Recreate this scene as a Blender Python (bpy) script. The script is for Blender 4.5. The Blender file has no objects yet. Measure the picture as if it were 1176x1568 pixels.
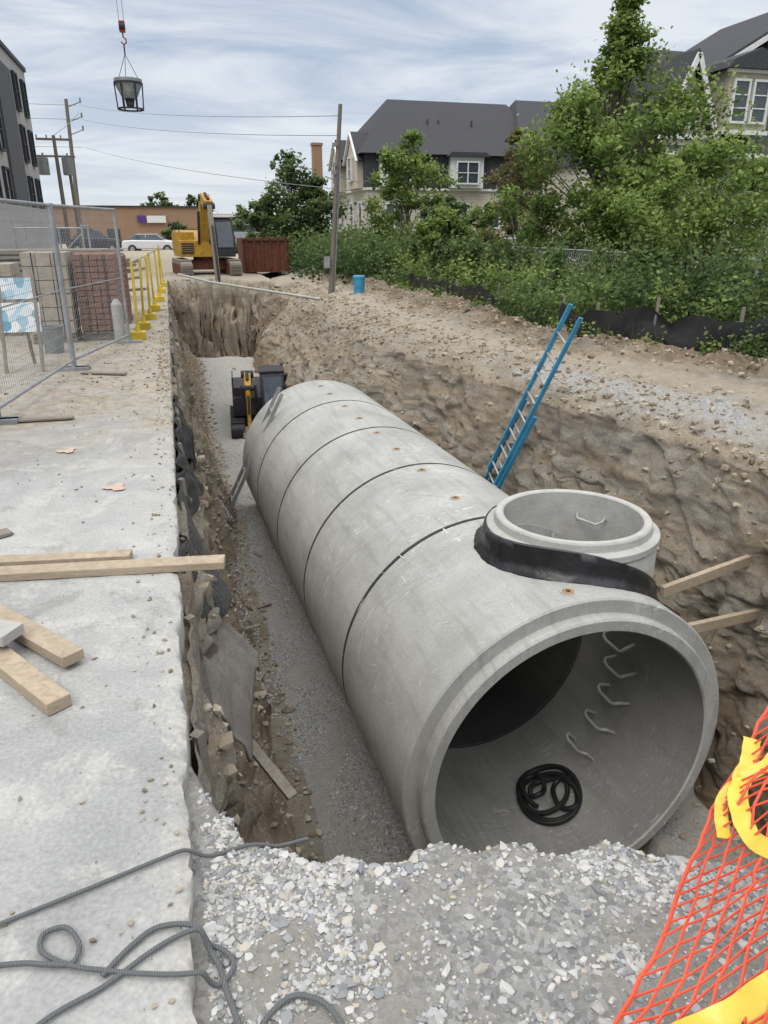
import bpy, bmesh, math, random
import numpy as np
from mathutils import Vector, Matrix, noise
from mathutils.bvhtree import BVHTree
random.seed(7); rng=np.random.default_rng(11)
scene=bpy.context.scene
COL=scene.collection
V=Vector
# ------------------------------------------------------------------ helpers
def smooth(t):
    t=np.clip(t,0,1); return t*t*(3-2*t)
def empty(name,loc=(0,0,0),rz=0):
    e=bpy.data.objects.new(name,None); e.location=loc; e.rotation_euler=(0,0,rz); e.empty_display_size=.2
    COL.objects.link(e); return e
def mkobj(name,me,parent=None,mats=None):
    o=bpy.data.objects.new(name,me); COL.objects.link(o)
    if parent: o.parent=parent
    for m in (mats or []): me.materials.append(m)
    return o
class MB:
    def __init__(s): s.v=[];s.f=[];s.m=[]
    def add(s,vs,fs,mat=0):
        b=len(s.v); s.v+= [tuple(v) for v in vs]
        for f in fs: s.f.append(tuple(b+i for i in f)); s.m.append(mat)
    def box(s,c,d,mat=0,M=None):
        c=V(c); vs=[]
        for x in(-.5,.5):
            for y in(-.5,.5):
                for z in(-.5,.5):
                    p=V((x*d[0],y*d[1],z*d[2]))
                    if M: p=M@p
                    vs.append(c+p)
        s.add(vs,[(0,1,3,2),(4,6,7,5),(0,4,5,1),(2,3,7,6),(0,2,6,4),(1,5,7,3)],mat)
    def beam(s,p0,p1,w,h,mat=0,up=(0,0,1)):
        p0=V(p0);p1=V(p1);d=(p1-p0);L=d.length;d.normalize();u=V(up)
        r=d.cross(u)
        if r.length<1e-4: r=d.cross(V((1,0,0)))
        r.normalize();u=r.cross(d)
        M=Matrix((r,d,u)).transposed()
        s.box((p0+p1)/2,(w,L,h),mat,M)
    def cyl(s,p0,p1,r0,r1=None,mat=0,n=10,caps=True):
        if r1 is None:r1=r0
        p0=V(p0);p1=V(p1);d=(p1-p0).normalized()
        a=d.orthogonal().normalized();b=d.cross(a)
        vs=[]
        for p,r in((p0,r0),(p1,r1)):
            for i in range(n):
                t=2*math.pi*i/n; vs.append(p+a*math.cos(t)*r+b*math.sin(t)*r)
        fs=[(i,(i+1)%n,n+(i+1)%n,n+i) for i in range(n)]
        if caps: fs+=[tuple(range(n))[::-1],tuple(range(n,2*n))]
        s.add(vs,fs,mat)
    def prism(s,pts,off,mat=0):
        n=len(pts);off=V(off);pts=[V(p) for p in pts]
        s.add(pts+[p+off for p in pts],[tuple(range(n)),tuple(range(n,2*n))[::-1]]+[(i,(i+1)%n,n+(i+1)%n,n+i) for i in range(n)],mat)
    def tube(s,pts,r,mat=0,n=8):
        pts=[V(p) for p in pts];m=len(pts);vs=[];
        rr=r if isinstance(r,(list,tuple)) else [r]*m
        prev=None
        for i,p in enumerate(pts):
            d=(pts[min(i+1,m-1)]-pts[max(i-1,0)]).normalized()
            a=(prev-d*prev.dot(d)) if prev is not None else d.orthogonal()
            a.normalize();prev=a;b=d.cross(a)
            for k in range(n):
                t=2*math.pi*k/n;vs.append(p+(a*math.cos(t)+b*math.sin(t))*rr[i])
        fs=[]
        for i in range(m-1):
            for k in range(n): fs.append((i*n+k,i*n+(k+1)%n,(i+1)*n+(k+1)%n,(i+1)*n+k))
        fs+=[tuple(range(n))[::-1],tuple(range((m-1)*n,m*n))]
        s.add(vs,fs,mat)
    def lathe(s,prof,mat=0,n=64,axis='z',c=(0,0,0),mj={}):
        vs=[];m=len(prof)
        for i in range(n):
            t=2*math.pi*i/n
            for r,h in prof:
                p=(r*math.cos(t),r*math.sin(t),h) if axis=='z' else (r*math.cos(t),h,r*math.sin(t))
                vs.append((p[0]+c[0],p[1]+c[1],p[2]+c[2]))
        b=len(s.v);s.v+=vs
        for i in range(n):
            for j in range(m):
                s.f.append((b+i*m+j,b+((i+1)%n)*m+j,b+((i+1)%n)*m+(j+1)%m,b+i*m+(j+1)%m));s.m.append(mj.get(j,mat))
    def obj(s,name,mats,parent=None,ang=35,bevel=0):
        me=bpy.data.meshes.new(name);me.from_pydata(s.v,[],s.f)
        for m in mats: me.materials.append(m)
        me.polygons.foreach_set('material_index',s.m)
        bm=bmesh.new();bm.from_mesh(me);bmesh.ops.recalc_face_normals(bm,faces=bm.faces);bm.to_mesh(me);bm.free()
        me.polygons.foreach_set('use_smooth',[True]*len(me.polygons))
        me.set_sharp_from_angle(angle=math.radians(ang))
        o=bpy.data.objects.new(name,me);COL.objects.link(o)
        if parent:o.parent=parent
        if bevel:
            b=o.modifiers.new('bevel','BEVEL');b.width=bevel;b.segments=2;b.limit_method='ANGLE'
        return o
# ------------------------------------------------------------------ materials
class NT:
    def __init__(s,name):
        s.mat=bpy.data.materials.new(name);s.mat.use_nodes=True;s.t=s.mat.node_tree
        s.p=s.t.nodes['Principled BSDF'];s.tc=s.n('ShaderNodeTexCoord')
        s.co=s.tc.outputs['Object']
    def n(s,ty,**k):
        x=s.t.nodes.new(ty)
        for a,b in k.items(): setattr(x,a,b)
        return x
    def l(s,a,b): s.t.links.new(a,b)
    def noise(s,scale,detail=5,rough=.55,dist=0,vec=None):
        x=s.n('ShaderNodeTexNoise');x.inputs['Scale'].default_value=scale;x.inputs['Detail'].default_value=detail
        x.inputs['Roughness'].default_value=rough;x.inputs['Distortion'].default_value=dist
        s.l(vec or s.co,x.inputs['Vector']);return x.outputs['Fac']
    def vor(s,scale,feat='F1',vec=None,out='Distance'):
        x=s.n('ShaderNodeTexVoronoi');x.feature=feat;x.inputs['Scale'].default_value=scale;s.l(vec or s.co,x.inputs['Vector'])
        return x.outputs[out]
    def mapping(s,sc,rot=(0,0,0)):
        x=s.n('ShaderNodeMapping');x.inputs['Scale'].default_value=sc;x.inputs['Rotation'].default_value=rot;s.l(s.co,x.inputs['Vector']);return x.outputs[0]
    def ramp(s,fac,stops):
        x=s.n('ShaderNodeValToRGB');e=x.color_ramp.elements
        while len(e)<len(stops): e.new(.5)
        for i,(p,c) in enumerate(stops):
            e[i].position=p;e[i].color=(c,c,c,1) if isinstance(c,(int,float)) else (*c,1)
        s.l(fac,x.inputs['Fac']);return x.outputs['Color']
    def mix(s,f,a,b,mode='MIX'):
        x=s.n('ShaderNodeMix',data_type='RGBA',blend_type=mode)
        for v,i in((f,0),(a,6),(b,7)):
            if isinstance(v,(int,float)): x.inputs[i].default_value=v if i==0 else (v,v,v,1)
            elif isinstance(v,tuple): x.inputs[i].default_value=(*v,1)
            else: s.l(v,x.inputs[i])
        return x.outputs[2]
    def math(s,op,a,b=0):
        x=s.n('ShaderNodeMath',operation=op)
        for v,i in((a,0),(b,1)):
            if isinstance(v,(int,float)):x.inputs[i].default_value=v
            else:s.l(v,x.inputs[i])
        return x.outputs[0]
    def bump(s,h,strength=.5,dist=.02,prev=None):
        x=s.n('ShaderNodeBump');x.inputs['Strength'].default_value=strength;x.inputs['Distance'].default_value=dist
        s.l(h,x.inputs['Height'])
        if prev: s.l(prev,x.inputs['Normal'])
        return x.outputs[0]
    def fin(s,col,rough=.85,nrm=None,metal=0,spec=.3):
        if isinstance(col,tuple): s.p.inputs['Base Color'].default_value=(*col,1)
        else: s.l(col,s.p.inputs['Base Color'])
        if isinstance(rough,(int,float)): s.p.inputs['Roughness'].default_value=rough
        else: s.l(rough,s.p.inputs['Roughness'])
        s.p.inputs['Metallic'].default_value=metal;s.p.inputs['Specular IOR Level'].default_value=spec
        if nrm: s.l(nrm,s.p.inputs['Normal'])
        return s.mat
def simple(name,c1,c2=None,scale=6,rough=.7,bump=.2,bs=40,metal=0,spec=.3,bd=.005):
    n=NT(name); c2=c2 or tuple(x*.7 for x in c1)
    return n.fin(n.ramp(n.noise(scale,4),[(.3,c2),(.7,c1)]),rough,n.bump(n.noise(bs,3),bump,bd) if bump>0 else None,metal,spec)
def wood(name,c1,c2):
    n=NT(name); v=n.mapping((6,6,30)); f=n.noise(3,4,.6,1.0,v)
    g=n.noise(2,3)
    return n.fin(n.mix(n.ramp(g,[(.4,0.),(.7,.5)]),n.ramp(f,[(.3,c2),(.7,c1)]),tuple(x*.6 for x in c1)),.75,n.bump(f,.3,.004))
M={}
M['wood']=wood('lumber',(.46,.38,.28),(.30,.235,.165))
M['woodold']=wood('weathered_lumber',(.30,.26,.21),(.17,.15,.125))
M['pole']=wood('pole_wood',(.22,.19,.16),(.12,.10,.085))
M['ply']=wood('plywood_grey',(.24,.215,.185),(.13,.115,.10))
M['black']=simple('black_rubber',(.022,.022,.024),(.012,.012,.013),rough=.38,bump=.6,bs=9,spec=.5,bd=.02)
M['blackmat']=simple('black_plastic',(.03,.03,.032),(.015,.015,.015),rough=.5)
M['yellow']=simple('yellow_paint',(.50,.29,.03),(.30,.17,.03),rough=.5)
M['yellow2']=simple('yellow_plastic',(.62,.45,.03),(.42,.30,.03),rough=.5,spec=.4)
M['steel']=simple('galvanised_steel',(.38,.39,.40),(.25,.26,.27),rough=.5,metal=.4,bump=0)
M['alu']=simple('aluminium',(.45,.45,.44),(.28,.28,.27),rough=.45,metal=.5,bump=0)
M['step']=simple('step_plastic',(.42,.42,.41),(.30,.30,.29),rough=.5,bump=0)
M['blue']=simple('blue_fibreglass',(.06,.30,.48),(.04,.20,.34),rough=.5,bump=0)
M['white']=simple('white_paint',(.72,.72,.70),(.6,.6,.58),rough=.5,bump=0)
M['chalk']=simple('scuffed_concrete_mark',(.56,.56,.54),(.40,.40,.38),scale=30,rough=.9,bump=0)
M['glass']=simple('window_glass',(.06,.075,.09),(.03,.04,.05),rough=.08,bump=0,spec=.8)
M['dark']=simple('dark_paint',(.04,.04,.045),(.025,.025,.03),rough=.6,bump=0)
M['rust']=simple('rust_red_steel',(.16,.055,.03),(.09,.035,.025),rough=.8)
M['red']=simple('red_paint',(.35,.03,.02),(.2,.03,.02),rough=.5)
M['grey']=simple('grey_plastic',(.25,.27,.26),(.16,.17,.17),rough=.6)
M['carwhite']=simple('car_paint_white',(.65,.66,.68),(.6,.6,.62),rough=.2,bump=0,spec=.6)
M['cardark']=simple('car_paint_dark',(.03,.035,.05),(.02,.02,.03),rough=.2,bump=0,spec=.6)
M['carsilver']=simple('car_paint_silver',(.42,.45,.48),(.38,.40,.43),rough=.25,bump=0,spec=.6)
M['beige']=simple('beige_siding',(.52,.46,.38),(.44,.39,.32),scale=2,rough=.8,bump=0)
M['orangepaint']=simple('orange_spray_paint',(.54,.36,.26),(.44,.37,.31),scale=20)
M['orange']=simple('orange_plastic_mesh',(.74,.10,.045),(.55,.07,.03),rough=.45,spec=.4,bump=0)
M['tape']=simple('yellow_tape',(.74,.57,.07),(.62,.46,.06),rough=.35,bump=.5,bs=14,spec=.5,bd=.01)
M['hose']=simple('black_hose',(.018,.018,.02),(.01,.01,.01),rough=.5,bump=0)
n=NT('grey_rope'); w=n.n('ShaderNodeTexWave');w.inputs['Scale'].default_value=90;w.inputs['Distortion'].default_value=3;n.l(n.co,w.inputs['Vector'])
M['rope']=n.fin(n.ramp(w.outputs['Fac'],[(.2,(.08,.088,.09)),(.8,(.20,.21,.215))]),.85,n.bump(w.outputs['Fac'],.6,.004))
def brickmat(name,c1,c2,mort,sc):
    n=NT(name);b=n.n('ShaderNodeTexBrick');b.inputs['Scale'].default_value=sc
    sx=n.n('ShaderNodeSeparateXYZ');n.l(n.co,sx.inputs[0]);cb=n.n('ShaderNodeCombineXYZ')
    n.l(n.math('ADD',sx.outputs[0],sx.outputs[1]),cb.inputs[0]);n.l(sx.outputs[2],cb.inputs[1]);n.l(cb.outputs[0],b.inputs['Vector'])
    b.inputs['Color1'].default_value=(*c1,1);b.inputs['Color2'].default_value=(*c2,1);b.inputs['Mortar'].default_value=(*mort,1)
    b.inputs['Mortar Size'].default_value=.015
    return n.fin(n.mix(.35,b.outputs['Color'],n.ramp(n.noise(.6,3),[(.3,c2),(.7,c1)])),.85)
M['brick']=brickmat('tan_brick',(.33,.20,.12),(.26,.16,.10),(.30,.25,.2),2.5)
M['brickgrey']=brickmat('grey_brick',(.40,.39,.37),(.32,.31,.30),(.4,.4,.4),3)
n=NT('asphalt_shingles');v=n.mapping((3,3,8));f=n.noise(4,5,.7,0,v);M['roof']=n.fin(n.ramp(f,[(.3,(.036,.037,.042)),(.7,(.075,.075,.083))]),.9,n.bump(f,.4,.03))
n=NT('horizontal_siding');w=n.n('ShaderNodeTexWave');w.bands_direction='Z';w.inputs['Scale'].default_value=1.6;n.l(n.co,w.inputs['Vector'])
M['siding']=n.fin(n.mix(.25,n.ramp(n.noise(1.5,3),[(.3,(.42,.38,.31)),(.7,(.52,.47,.39))]),n.ramp(w.outputs['Fac'],[(.0,(.2,.18,.15)),(.2,(.5,.46,.38))])),.7)
M['blkA']=simple('beige_block',(.42,.36,.28),(.32,.27,.21),scale=9,rough=.9,bump=.5)
M['blkB']=simple('red_block',(.27,.14,.095),(.18,.10,.07),scale=9,rough=.9,bump=.5)
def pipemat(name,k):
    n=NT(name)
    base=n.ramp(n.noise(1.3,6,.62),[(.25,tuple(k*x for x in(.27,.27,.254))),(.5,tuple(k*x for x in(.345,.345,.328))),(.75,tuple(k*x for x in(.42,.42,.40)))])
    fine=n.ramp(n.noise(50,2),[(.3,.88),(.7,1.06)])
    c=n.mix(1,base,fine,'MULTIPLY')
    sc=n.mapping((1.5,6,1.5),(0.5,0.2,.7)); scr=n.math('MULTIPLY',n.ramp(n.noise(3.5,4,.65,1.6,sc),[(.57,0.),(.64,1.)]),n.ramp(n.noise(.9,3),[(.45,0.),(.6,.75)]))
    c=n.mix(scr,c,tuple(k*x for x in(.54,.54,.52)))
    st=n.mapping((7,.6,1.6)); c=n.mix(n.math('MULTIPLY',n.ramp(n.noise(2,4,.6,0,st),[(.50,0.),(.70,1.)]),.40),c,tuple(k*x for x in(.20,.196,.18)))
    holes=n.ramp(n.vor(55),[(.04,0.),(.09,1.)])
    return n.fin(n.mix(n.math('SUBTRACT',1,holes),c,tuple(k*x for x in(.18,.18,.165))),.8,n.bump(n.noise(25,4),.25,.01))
M['pipe']=pipemat('precast_concrete',1.05);M['pipein']=pipemat('shade_toned_concrete',.62);M['pipedark']=pipemat('shade_darkened_concrete',.16)  # last two: same dry concrete, interior and joint shade painted into the colour
n=NT('riser_concrete');f=n.noise(5,6,.65)
M['riser']=n.fin(n.ramp(f,[(.25,(.32,.315,.29)),(.75,(.48,.475,.45))]),.85,n.bump(n.noise(40,3),.4,.01))
# slab
n=NT('slab_concrete')
base=n.ramp(n.noise(.8,7,.66,.5),[(.28,(.25,.253,.247)),(.45,(.32,.323,.315)),(.55,(.37,.372,.36)),(.72,(.45,.45,.433))])
c=n.mix(n.ramp(n.noise(3.2,7,.75,.3),[(.52,0.),(.60,.65)]),base,(.47,.46,.43))
c=n.mix(n.ramp(n.noise(1.7,7,.8,1.0),[(.54,0.),(.61,.5)]),c,(.22,.215,.20))
sx=n.n('ShaderNodeSeparateXYZ');n.l(n.co,sx.inputs[0])
eg=n.math('ADD',sx.outputs[0],n.math('MULTIPLY',n.noise(5,6,.7),.35))
c=n.mix(n.ramp(eg,[(.0,0.),(.08,.7)]),c,(.46,.44,.40))
yy=n.math('ADD',sx.outputs[1],n.math('MULTIPLY',n.noise(.9,5,.6),6.0))
dm=n.ramp(n.math('DIVIDE',yy,20),[(.40,0.),(.50,1.)])
dm=n.math('MULTIPLY',dm,n.ramp(n.noise(2.5,6,.7),[(.36,.45),(.54,1.)]))
dirtc=n.ramp(n.noise(9,6,.75),[(.25,(.18,.15,.115)),(.5,(.32,.28,.225)),(.75,(.44,.40,.33))])
c=n.mix(dm,c,dirtc)
M['slab']=n.fin(n.mix(1,c,n.ramp(n.noise(70,2),[(.3,.84),(.7,1.08)]),'MULTIPLY'),.9,n.bump(n.noise(34,5,.75),.5,.009),spec=.2)
# terrain
n=NT('earth_and_gravel')
at=n.n('ShaderNodeAttribute',attribute_name='zone');sp=n.n('ShaderNodeSeparateColor');n.l(at.outputs['Color'],sp.inputs[0])
wv=n.mapping((.35,.35,3.0));strat=n.noise(1.5,6,.7,1.0,wv)
dirt=n.ramp(n.noise(3.0,8,.74),[(.25,(.23,.18,.125)),(.5,(.36,.30,.225)),(.75,(.47,.41,.32))])
clay=n.ramp(n.noise(6,7,.72),[(.25,(.25,.23,.195)),(.75,(.42,.395,.34))])
dirt=n.mix(n.ramp(strat,[(.44,0.),(.56,.8)]),dirt,clay)
dirt=n.mix(n.ramp(n.noise(1.3,6,.75,0.3,wv),[(.52,0.),(.62,.5)]),dirt,(.21,.16,.105))
dirt=n.mix(1,dirt,n.ramp(n.noise(55,4,.75),[(.3,.70),(.7,1.18)]),'MULTIPLY')
vx=n.n('ShaderNodeTexVoronoi');vx.inputs['Scale'].default_value=60;n.l(n.co,vx.inputs['Vector'])
sv=n.n('ShaderNodeSeparateColor');n.l(vx.outputs['Color'],sv.inputs[0])
grav=n.ramp(sv.outputs[0],[(0.,(.25,.255,.255)),(.5,(.37,.37,.365)),(1.,(.54,.54,.525))])
grav=n.mix(n.ramp(n.noise(2.6,5,.7),[(.42,.15),(.58,.85)]),grav,(.40,.375,.33))
track=n.ramp(n.noise(5,7,.75),[(.25,(.28,.24,.185)),(.75,(.44,.395,.32))])
nz=n.noise(3,6,.75)
def mask(ch): return n.ramp(n.math('ADD',ch,n.math('MULTIPLY',n.math('SUBTRACT',nz,.5),1.0)),[(.38,0.),(.62,1.)])
mg=mask(sp.outputs[0])
c=n.mix(mask(sp.outputs[1]),dirt,track);c=n.mix(mg,c,grav)
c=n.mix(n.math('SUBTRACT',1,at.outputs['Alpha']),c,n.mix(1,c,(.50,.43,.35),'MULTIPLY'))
far=n.ramp(n.noise(.3,5,.6),[(.3,(.09,.12,.05)),(.7,(.17,.17,.12))])
c=n.mix(sp.outputs[2],c,far)
h_=n.math('ADD',n.math('MULTIPLY',n.noise(14,7,.82),.045),n.math('MULTIPLY',n.math('MULTIPLY',vx.outputs['Distance'],mg),.012))
M['terrain']=n.fin(c,.95,n.bump(h_,.9,1.0),spec=.1)
n=NT('gravel_stone');at=n.n('ShaderNodeAttribute',attribute_name='tint')
M['stone']=n.fin(n.ramp(at.outputs['Fac'],[(0.,(.20,.21,.22)),(.35,(.34,.34,.335)),(.8,(.50,.495,.48)),(1.,(.42,.37,.29))]),.9,spec=.2)
n=NT('earth_clod');at=n.n('ShaderNodeAttribute',attribute_name='tint')
M['clod']=n.fin(n.ramp(at.outputs['Fac'],[(0.,(.17,.135,.095)),(.5,(.29,.245,.185)),(1.,(.42,.37,.295))]),.95,n.bump(n.noise(40,4),.5,.008),spec=.1)
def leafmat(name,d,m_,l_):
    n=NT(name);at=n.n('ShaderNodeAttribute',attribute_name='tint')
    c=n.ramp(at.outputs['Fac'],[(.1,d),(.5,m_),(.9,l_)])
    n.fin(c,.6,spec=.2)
    tr=n.n('ShaderNodeBsdfTranslucent');n.l(c,tr.inputs[0]);mx=n.n('ShaderNodeMixShader');mx.inputs[0].default_value=.4
    n.l(n.p.outputs[0],mx.inputs[1]);n.l(tr.outputs[0],mx.inputs[2]);n.l(mx.outputs[0],n.t.nodes['Material Output'].inputs[0])
    return n.mat
M['leafA']=leafmat('maple_leaves',(.07,.115,.025),(.15,.225,.05),(.27,.35,.10))
M['leafB']=leafmat('dark_leaves',(.035,.065,.025),(.08,.13,.042),(.16,.215,.075))
M['leafC']=leafmat('olive_leaves',(.08,.08,.035),(.155,.14,.06),(.23,.20,.09))
M['bark']=simple('bark',(.18,.15,.12),(.09,.075,.06),scale=10,rough=.95,bump=.6)

# ------------------------------------------------------------------ terrain
AX=-.040; RP=1.49; PZ=-4.15
def axis(Y): return 2.85+AX*(Y-4.44)
def seg(a,b,st): return list(np.arange(a,b,st))
Ys=np.array([-60,-20,-8,-3,-1,0,.3]+seg(.5,2.9,.024)+seg(2.9,9,.05)+seg(9,17,.075)+seg(17,25.4,.085)+seg(25.4,29,.05)+seg(29,42,.6)+[45,50,60,80,120,200,400,900])
LIP=([-5,0,5,7.4,9,11,14.4,28],[5.8,5.5,5.22,4.88,4.64,4.35,3.75,3.6])
ZF=([0,4.2,6,13,19,20.8,24.2,25,26,28],[-5.45,-5.42,-5.3,-5.1,-5.2,-5.1,-3.9,-4.8,-5.3,-5.3])
VEG=([-10,6.5,8.5,11.1,21,30,45],[10,8.9,7.8,6.5,6.5,6.6,6.5])
YF=([-1,-.09,.05,.25,.474,.75,.96,1.2,1.46,2.5,6],[2.0,1.95,1.72,1.62,1.5,1.5,1.44,1.36,1.25,1.15,1.1])
segs=[6,46,30,24,120,105,84,90,40,14]
def row(Y):
    lip=np.interp(Y,*LIP)+.18*noise.noise(V((Y*.9,3,1)))+.12*noise.noise(V((Y*3.1,5,1)))
    zf=np.interp(Y,*ZF); veg=np.interp(Y,*VEG)
    px=axis(Y)+1.5
    base=max(lip-.5,px) if Y<13.6 else lip-1.25
    if Y<4: base=lip-.6
    mid=lip-.20 if Y<13.6 else lip-.75
    if 11<Y<14.5: mid=lip-.2-.55*(Y-11)/3.5 if Y>=13.6 else lip-.2
    lx=.12*noise.noise(V((Y*.7,9,2)))
    if 11<Y<15.5: lx+=.18*math.sin((Y-11)/4.5*math.pi)
    return [(-400,-1.9),(-.075,-1.74),(-.04,-2.25),(.16+lx,-1.7+(zf+1.7)*.68),(.6+lx,zf+.12),
            (base,zf+.05),(mid,(zf-1.9)*.5),(lip,-2.16),(veg-.25,-1.78),(veg+1.5,-1.75),(600,-2.6)]
fr=[]
for si,k in enumerate(segs):
    for j in range(k):
        t=j/k
        if si==0: t=1-(1-t)**3
        if si==9: t=t**4
        fr.append((si,t))
fr.append((len(segs)-1,1.0))
nc=len(fr);nr=len(Ys)
P=np.zeros((nr,nc,3));Z=np.zeros((nr,nc,4));Z[...,3]=1
ampw=np.array([0,.45,1.0,.7,.3,.8,.9,.5,.5,.2])
S_=np.array([f[0] for f in fr]);T_=np.array([f[1] for f in fr])
for i,Y in enumerate(Ys):
    cp=np.array(row(Y));x=cp[S_,0]*(1-T_)+cp[S_+1,0]*T_;zp=cp[S_,1]*(1-T_)+cp[S_+1,1]*T_
    # shoulder: bank rises quickly then levels off
    zp=np.where(S_==7,-1.85-.31*np.exp(-T_/.11)+.07*T_,zp)
    a=ampw[S_]*(1-T_)+ampw[np.minimum(S_+1,9)]*T_
    rd=np.where(S_==7,np.exp(-((T_-.86)/.17)**2),0)+np.where(S_==8,np.exp(-((T_+.1)/.22)**2),0)
    rdh=.30*(.7+.8*noise.noise(V((Y*.6,2,8)))) if Y<24 else .1
    zp=zp+rd*rdh;a=a+rd*.6
    gz=np.interp(x,[-.1,2,5,7],[-1.665,-1.68,-1.85,-1.8])
    yf=np.interp(x,*YF)
    wob=np.array([noise.noise(V((xx*2.3,.5,7)))*.10+noise.noise(V((xx*9,1.5,7)))*.05 for xx in x])
    wf=np.array([noise.noise(V((xx*1.1,8.5,2)))*.7+noise.noise(V((xx*3,Y*2,2)))*.45+noise.noise(V((xx*8,Y*5,2)))*.16 for xx in x])
    d=smooth((Y-yf-wob)/.55)*(1-smooth((Y-26.2-wf)/1.5))
    inpit=(S_>=1)&(S_<=6)
    z=np.where(inpit,gz+(zp-gz)*d,zp)
    if Y<2.2: z=np.where(S_==0,zp,z)
    if Y<1.2: z=np.where((S_==7),np.maximum(z,-1.86),z)
    P[i,:,0]=x;P[i,:,1]=Y;P[i,:,2]=z
    amp=np.where(inpit,a*d+.14*(1-d)+4*d*(1-d)*.8,a)
    fade=1.0 if Y<45 else 0
    for j in range(nc):
        xx=x[j]
        if xx<-.3 or xx>14 or fade==0 or Y<-1 or S_[j]==0: continue
        p=V((xx,Y,z[j]));am=amp[j]
        n1=noise.noise_vector(p*1.1);n2=noise.noise_vector(p*3.3+V((5,1,2)));n3=noise.noise_vector(p*8.0)
        dv=n1*.22*am+n2*.12*am+n3*.055*am
        if Y<15: dv+=noise.noise_vector(p*19)*.028*max(am,.35)
        s=S_[j]
        if s in(2,3,5,6) or rd[j]>.1 or (s==4 and d[j]<.98) or (s==7 and Y<20):
            q=V((xx*4,Y*4,z[j]*5.5))+n2*.8
            vd=noise.voronoi(q)[0];ch=(vd[1]-vd[0])
            if s in(5,6):
                h=z[j]*1.3+n1.y*1.5+Y*.04;st=h-math.floor(h)
                st=min(1,st*1.15) if st<.87 else (1-st)/.13
                pt=.5+.5*n1.z
                dv.x+=((st-.5)*.13*pt-.06*ch)*am*d[j]
            elif s in(2,3): dv.x+=(.14*ch-.04)*am*d[j]
            elif s==7: dv.z+=.07*(ch-.2)*(1-rd[j])
            if rd[j]>.1: dv.z+=(.22*ch-.04)*rd[j]
        if s==1: 
            if T_[j]<.3: dv.x=min(dv.x,.03)
        if s==4 and d[j]>.98: dv*=.6
        P[i,j]+=(dv.x,dv.y*.6,dv.z*.8)
    if 4.28<Y<13.5:
        dx=np.abs(P[i,:,0]-axis(Y));m_=(dx<.98)&(S_>=3)&(S_<=6)
        P[i,:,2]=np.where(m_,np.minimum(P[i,:,2],-5.8),P[i,:,2])
    g=np.zeros(nc)
    g=np.where(inpit,(1-d)*.95,g)
    g=np.where((S_==4)&(T_>.05),np.maximum(g,.72),g)
    g=np.where((S_==3)&(T_>.8),np.maximum(g,.45),g)
    g=np.where((S_==5),(1-d)*.9,g)
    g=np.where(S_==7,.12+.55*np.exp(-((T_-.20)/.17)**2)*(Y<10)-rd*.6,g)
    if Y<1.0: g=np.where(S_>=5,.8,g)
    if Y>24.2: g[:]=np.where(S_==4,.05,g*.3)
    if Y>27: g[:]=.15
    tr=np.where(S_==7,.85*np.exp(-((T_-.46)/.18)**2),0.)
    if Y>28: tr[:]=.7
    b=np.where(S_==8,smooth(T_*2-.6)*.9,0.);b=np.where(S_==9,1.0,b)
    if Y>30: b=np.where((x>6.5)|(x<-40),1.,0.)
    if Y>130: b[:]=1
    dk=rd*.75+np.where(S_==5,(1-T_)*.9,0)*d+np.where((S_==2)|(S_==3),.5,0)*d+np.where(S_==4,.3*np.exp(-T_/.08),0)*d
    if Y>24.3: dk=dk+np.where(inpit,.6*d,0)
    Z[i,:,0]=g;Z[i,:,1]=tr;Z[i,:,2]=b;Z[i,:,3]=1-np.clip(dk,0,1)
idx=np.arange(nr*nc).reshape(nr,nc)
F=np.stack([idx[:-1,:-1],idx[:-1,1:],idx[1:,1:],idx[1:,:-1]],-1).reshape(-1,4)
def fastmesh(name,verts,faces,k,flat=False):
    me=bpy.data.meshes.new(name);me.vertices.add(len(verts));me.vertices.foreach_set('co',verts.astype(np.float32).ravel())
    nf=len(faces);me.loops.add(nf*k);me.loops.foreach_set('vertex_index',faces.astype(np.int32).ravel())
    me.polygons.add(nf);me.polygons.foreach_set('loop_start',np.arange(0,nf*k,k,dtype=np.int32))
    me.update(calc_edges=True)
    me.polygons.foreach_set('use_smooth',[not flat]*nf);return me
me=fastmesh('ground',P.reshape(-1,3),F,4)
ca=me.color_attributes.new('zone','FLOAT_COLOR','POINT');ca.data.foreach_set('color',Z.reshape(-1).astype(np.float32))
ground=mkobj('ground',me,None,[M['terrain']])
bvh=BVHTree.FromPolygons([tuple(v) for v in P.reshape(-1,3)],[tuple(f) for f in F.tolist()])
def gz(x,y,top=5):
    h=bvh.ray_cast(V((x,y,top)),V((0,0,-1)));return h[0].z if h[0] else -1.8
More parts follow.
